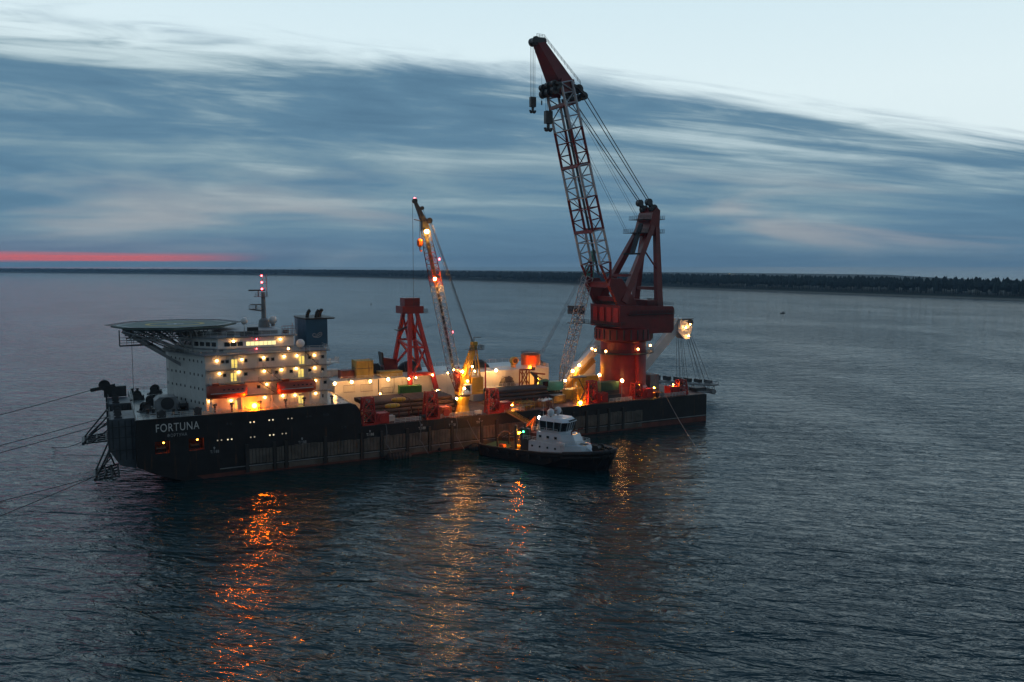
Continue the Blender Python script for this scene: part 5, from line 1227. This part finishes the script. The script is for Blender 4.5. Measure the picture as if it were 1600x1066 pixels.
for i, (px, y0, y1, l) in enumerate(((602, 690, 716, 'slack hose hanging down the hull below the near rail'), (655, 672, 703, 'thin hose hanging beside the third hull mark'), (712, 664, 700, 'slack hose hanging down the hull under the yellow crane'))):
    a = at(px, 660, v=0); P_ = [s2w(a.x + .2 * math.sin(k * .8) + (.10 * k if k > 5 else 0) * (1 + .3 * (k - 5)), -.5 - .03 * k, MD + .3 - k * (MD + .4) / 9) for k in range(10)]
    P_.insert(0, s2w(a.x, .3, MDK + .05)); tag(MB().path(P_, .09, 6).build('deck_hose', 'rope_grey'), l, 'hose', 'hoses hanging down the hull')

# ------------------------------------------------------------------ tug
ts, tb = Vector((82.4, -5.2)), Vector((99.6, -37.2))
tdir = (tb - ts).normalized(); TL = (tb - ts).length
tug = thing('tugboat', 'black-hulled tug with white wheelhouse moored stern-to against the barge', 'boat', ts.x, ts.y, 0, math.atan2(tdir.y, tdir.x))
def tug_build():
    sec = []   # x, half beam at deck, deck z, bulwark
    for f, hb_, zd in ((0, .80, 1.9), (.03, .93, 1.9), (.12, 1.0, 1.9), (.35, 1.0, 2.0), (.55, 1.0, 2.3), (.70, .98, 2.8), (.82, .88, 3.3), (.90, .70, 3.6), (.955, .48, 3.8), (.985, .27, 3.9), (1.0, .05, 3.95)):
        sec.append((f * TL, hb_ * 5.4, zd))
    rings = []; deck = []
    for x, b, z in sec:
        bw = z + 1.05; k = .62 if x > TL * .6 else .9; xf = x - (TL * .05 if x > TL * .9 else 0)
        rings.append([(xf, 0, -1.6), (xf, -b * k * .8, -1.2), (xf, -b * (k + .05), .2), (x, -b * .97, z - .5), (x, -b, z + .1), (x, -b, bw), (x - .12, -max(b - .3, .02), bw), (x - .12, -max(b - .3, .02), z),
                      (x - .12, max(b - .3, .02), z), (x - .12, max(b - .3, .02), bw), (x, b, bw), (x, b, z + .1), (x, b * .97, z - .5), (xf, b * (k + .05), .2), (xf, b * k * .8, -1.2)])
        deck.append((x, max(b - .32, .02), z))
    h = MB().loft(rings).build('hull', 'hull_black', tug)
    m = MB(); vs = [(x, -b, z + .03) for x, b, z in deck] + [(x, b, z + .03) for x, b, z in deck]; n = len(deck)
    m.add(vs, [(i, i + 1, n + i + 1, n + i) for i in range(n - 1)]); m.build('deck', 'green_dark', tug)
    for s_ in (-1, 1): MB().path([Vector((x + .05, s_ * (b + .12), z + .9)) for x, b, z in sec if x < TL * .72], .20, 8).build('rubbing_fender', 'rubber', h)
    m = MB(); rail_pts = [Vector((x + .15, -(b + .18), z + .85)) for x, b, z in sec if x >= TL * .68]; rail_pts += [Vector((x + .15, (b + .18), z + .85)) for x, b, z in reversed(sec) if x >= TL * .68]
    m.path(rail_pts, .55, 10); m.path([p - Vector((.35, 0, 1.0)) for p in rail_pts], .42, 9); m.build('bow_fender', 'rubber', h)
    m = MB(); cap = [Vector((x - .06, -(b - .15), z + 1.1)) for x, b, z in sec if x > TL * .5] + [Vector((x - .06, (b - .15), z + 1.1)) for x, b, z in reversed(sec) if x > TL * .5]
    m.path(cap, .14, 5); m.build('bulwark_cap', 'grey', h)
    for i in range(7):
        x = TL * (.1 + .085 * i)
        for s_ in (-1,): 
            mm = MB(); mm.lathe([(.3, -.16), (.55, -.12), (.55, .12), (.3, .16)], 12, (x, s_ * 5.62, 1.7), 'y'); mm.build('side_tyre', 'rubber', h)
    # houses
    X = lambda f: f * TL
    low = MB().prism([(X(.41), -3.9), (X(.70), -3.9), (X(.82), -2.6), (X(.855), -1.2), (X(.855), 1.2), (X(.82), 2.6), (X(.70), 3.9), (X(.41), 3.9)], 2.2, 5.3,
                     z1off=[(X(.41), -3.7), (X(.685), -3.7), (X(.79), -2.4), (X(.815), -1.1), (X(.815), 1.1), (X(.79), 2.4), (X(.685), 3.7), (X(.41), 3.7)]).build('deckhouse', 'tug_white', tug)
    mid = MB().prism([(X(.46), -3.1), (X(.66), -3.1), (X(.75), -1.9), (X(.75), 1.9), (X(.66), 3.1), (X(.46), 3.1)], 5.302, 7.6,
                     z1off=[(X(.46), -2.9), (X(.645), -2.9), (X(.72), -1.7), (X(.72), 1.7), (X(.645), 2.9), (X(.46), 2.9)]).build('upper_house', 'tug_white', tug)
    for f in (.44, .50, .56, .62):
        for z in (4.2,):
            MB().lathe([(.28, -3.86), (.28, -3.83)], 10, (X(f), 0, z), 'y').build('porthole', 'glass', low)
            MB().lathe([(.28, 3.83), (.28, 3.86)], 10, (X(f), 0, z), 'y').build('porthole', 'glass', low)
    for f in (.49, .55, .61): MB().box(X(f) - .35, X(f) + .35, -3.12, -3.02, 6.2, 6.9).build('window', 'glass', mid)
    # wheelhouse: windows lean outwards
    def octp(x0, x1, hw, ch): return [(x0, -hw), (x1 - ch, -hw), (x1, -hw + ch * 1.1), (x1, hw - ch * 1.1), (x1 - ch, hw), (x0, hw)]
    b0, b1, b2 = octp(X(.485), X(.66), 2.6, 1.1), octp(X(.455), X(.672), 2.75, 1.15), octp(X(.45), X(.668), 2.7, 1.15)
    wh = MB().prism(b0, 7.602, 8.2, z1off=octp(X(.483), X(.665), 2.65, 1.1)).build('wheelhouse', 'tug_white', tug)
    m = MB(); m.prism(octp(X(.485), X(.665), 2.62, 1.1), 8.202, 10.5, z1off=octp(X(.483), X(.682), 2.95, 1.15)); m.build('window_band', 'glass', wh)
    m = MB(); p_lo, p_hi = octp(X(.483), X(.667), 2.67, 1.1), octp(X(.481), X(.685), 3.01, 1.15)
    def mull(i, j, n):
        for q in range(n + 1):
            a = Vector((*p_lo[i], 8.2)).lerp(Vector((*p_lo[j], 8.2)), q / n); b = Vector((*p_hi[i], 10.5)).lerp(Vector((*p_hi[j], 10.5)), q / n); m.beam(a, b, .16, .16)
    mull(0, 1, 3); mull(1, 2, 1); mull(2, 3, 3); mull(3, 4, 1); mull(4, 5, 3); m.build('mullion', 'tug_white', wh)
    m = MB(); m.prism(octp(X(.475), X(.695), 3.15, 1.15), 10.502, 11.3, z1off=octp(X(.48), X(.67), 2.7, 1.1)); m.build('roof', 'tug_white', wh)
    for q in (-1.2, -.4, .4, 1.2): MB().box(X(.683), X(.694), q - .3, q + .3, 10.7, 11.0).build('roof_window', 'glass', wh)
    for y in (-1.7, 1.7):
        MB().lathe([(.2, 11.25), (.2, 11.8)], 8, (X(.55), y, 0)).build('dome_stand', 'grey', wh); MB().ball((X(.55), y, 12.5), .85, 12, 8, (1, 1, 1.1)).build('radome', 'tug_white', wh, smooth=True)
    m = MB(); m.lattice((X(.52), 0, 11.2), (X(.50), 0, 15.0), (0, 1, 0), (1, 0, 0), (.8, .4), (.6, .3), 4, .09, .05); m.box(X(.46), X(.56), -1.6, 1.6, 12.6, 12.7); m.tube((X(.50), -2.2, 13.9), (X(.50), 2.2, 13.9), .09); m.tube((X(.50), 0, 14.9), (X(.50), 0, 16.4), .06)
    for y in (-1.5, -.7, .7, 1.5): m.box(X(.49), X(.51), y - .2, y + .2, 12.7, 13.3)
    m.build('mast', 'brick_red', wh); MB().box(X(.48), X(.50), -2.0, 2.0, 15.0, 15.25).build('radar_scanner', 'white_clean', wh)
    for y in (-2.6, 2.6):
        m = MB(); m.prism([(X(.335), y - .65), (X(.40), y - .65), (X(.40), y + .65), (X(.335), y + .65)], 2.05, 8.0); m.lathe([(.32, 8.0), (.32, 9.3)], 10, (X(.365), y, 0)); m.build('funnel', 'dark_steel', tug)
    m = MB()
    for y in (-3.5, 3.5):
        m.rail([(X(.36), y, 5.3), (X(.67), y, 5.3)], step=1.4, r=.045); m.rail([(X(.42), y * .8, 7.6), (X(.62), y * .8, 7.6)], step=1.2, r=.045)
    m.rail([(X(.67), -3.5, 5.3), (X(.79), -2.2, 5.3), (X(.79), 2.2, 5.3), (X(.67), 3.5, 5.3)], step=1.2, r=.05); m.build('railing', 'rail_white', tug)
    m = MB(); m.prism([(X(.74), 5.3), (X(.80), 5.3), (X(.86), 4.0), (X(.86), 3.4), (X(.78), 3.4)], -1.0, 1.0, 'xz'); m.build('fore_fairing', 'tug_white', tug)
    for k, (x_, y_, h_) in enumerate(((.50, -2.2, 3.2), (.50, 2.2, 3.6), (.53, -1.0, 2.4), (.60, .6, 1.6))): MB().tube((X(x_), y_, 11.25), (X(x_), y_, 11.25 + h_), .045, n=4).build('whip_antenna', 'rail_white', wh)
    MB().box(X(.40), X(.458), -2.4, 2.4, 5.302, 7.0).build('engine_casing', 'brick_red', tug)
    for y in (-3.0, 3.0): MB().tube((X(.47), y * .95, 7.6), (X(.47), y * .95, 9.3), .07, n=5).build('lamp_post', 'rail_white', tug)
    # fire monitors, towing gear, aft crane
    for y in (-1.6, 1.6):
        m = MB(); m.tube((X(.71), y, 7.6), (X(.71), y, 8.4), .16); m.beam((X(.71), y, 8.4), (X(.75), y, 8.9), .3, .35, w2=.2, h2=.2); m.build('fire_monitor', 'brick_red', tug)
    m = MB(); m.lathe([(.95, -1.5), (.95, -1.3), (.55, -1.25), (.55, 1.25), (.95, 1.3), (.95, 1.5)], 16, (X(.885), 0, 4.9), 'y'); m.box(X(.865), X(.905), -1.8, 1.8, 3.6, 4.2); m.build('bow_winch', 'black', tug)
    m = MB()
    for y in (-1.0, 1.0): m.tube((X(.94), y, 3.7), (X(.94), y, 5.2), .3, n=10)
    m.tube((X(.94), -1.6, 4.7), (X(.94), 1.6, 4.7), .2); m.build('bow_bitt', 'black', tug)
    m = MB(); m.lathe([(.9, -1.2), (.9, -1.05), (.5, -1), (.5, 1), (.9, 1.05), (.9, 1.2)], 14, (X(.24), 0, 3.0), 'y'); m.box(X(.21), X(.27), -1.5, 1.5, 2.0, 2.4); m.build('towing_winch', 'dark_steel', tug)
    m = MB(); m.tube((X(.13), -2.6, 2.0), (X(.13), -2.6, 4.6), .22); m.tube((X(.13), 2.6, 2.0), (X(.13), 2.6, 4.6), .22); m.path([Vector((X(.13), 2.6 * math.cos(a_), 4.6 + 1.1 * math.sin(a_))) for a_ in [math.pi * k / 8 for k in range(9)]], .22, 8); m.build('towing_arch', 'black', tug)
    m = MB(); m.tube((X(.30), -3.4, 2.0), (X(.30), -3.4, 8.6), .35, n=10); m.build('crane_post', 'dark_steel', tug); m = MB(); m.beam((X(.33), 1.6, 5.0), (X(.37), 1.6, 10.2), .45); m.beam((X(.37), 1.6, 10.2), (X(.30), 1.6, 7.6), .35); m.beam((X(.33), .9, 5.0), (X(.37), .9, 9.4), .3); m.build('knuckle_crane', 'orange', tug)
    m = MB(); m.box(X(.335), X(.36), -3.2, 3.2, 2.05, 6.6); m.build('exhaust_casing', 'brick_red', tug)
    for y in (-4.3, 4.1): 
        m = MB(); m.box(X(.64), X(.70), y - .35, y + .35, 5.32, 6.0); m.build('liferaft', 'white_clean', tug)
    for i_, (f, y) in enumerate(((.17, -2.4), (.2, 2.6), (.28, -1.2))): MB().box(X(f) - .7, X(f) + .7, y - .6, y + .6, 2.02, 3.0).build('deck_box', ('orange', 'green_dark', 'yellow')[i_], tug)
    # lit lamps
    lamp_at((X(.468), -2.3, 11.0), 'white', .34, .3, tug, pole=7.5)
    lamp_at((X(.315), -1.6, 6.6), 'amber', .36, .3, tug, pole=2.0)
    lamp_at((X(.20), 3.4, 5.0), 'sodium', .26, .3, tug, pole=2.0)
    lamp_at((X(.36), -3.3, 7.2), 'green', .20, .3, tug, pole=5.3)
    lamp_at((X(.28), -2.2, 4.4), 'flood', .22, .3, tug, pole=2.0)
tug_build()
for i, (a, b, l) in enumerate((((.6, -4.2, 2.9), at(730, 662, v=0), 'mooring rope from the tug stern to the barge below the yellow crane'), ((1.2, 4.6, 2.9), at(845, 640, v=0), 'mooring rope from the tug quarter up to the barge behind it'))):
    pa = tug.matrix_basis @ Vector(a); wire('mooring_rope', [tuple(pa), tuple(s2w(b.x, -.05, 7.6))], .07, l, 'tug mooring ropes', .5, 'rope_grey')

# ------------------------------------------------------------------ haze
def haze():
    m = bpy.data.materials.new('haze'); m.use_nodes = True; t = m.node_tree; t.nodes.clear()
    v = t.nodes.new('ShaderNodeVolumePrincipled'); v.inputs['Color'].default_value = (.45, .72, 1, 1); v.inputs['Density'].default_value = 0.00007; v.inputs['Anisotropy'].default_value = .2
    o = t.nodes.new('ShaderNodeOutputMaterial'); t.links.new(v.outputs[0], o.inputs['Volume'])
    b = MB(); b.box(-9500, 9500, -2500, 9500, -4, 140); M['haze'] = m
    q = b.build('haze', 'haze'); tag(q, 'thin evening haze over the water', None, kind='stuff')
USE_HAZE = True
if USE_HAZE: haze()
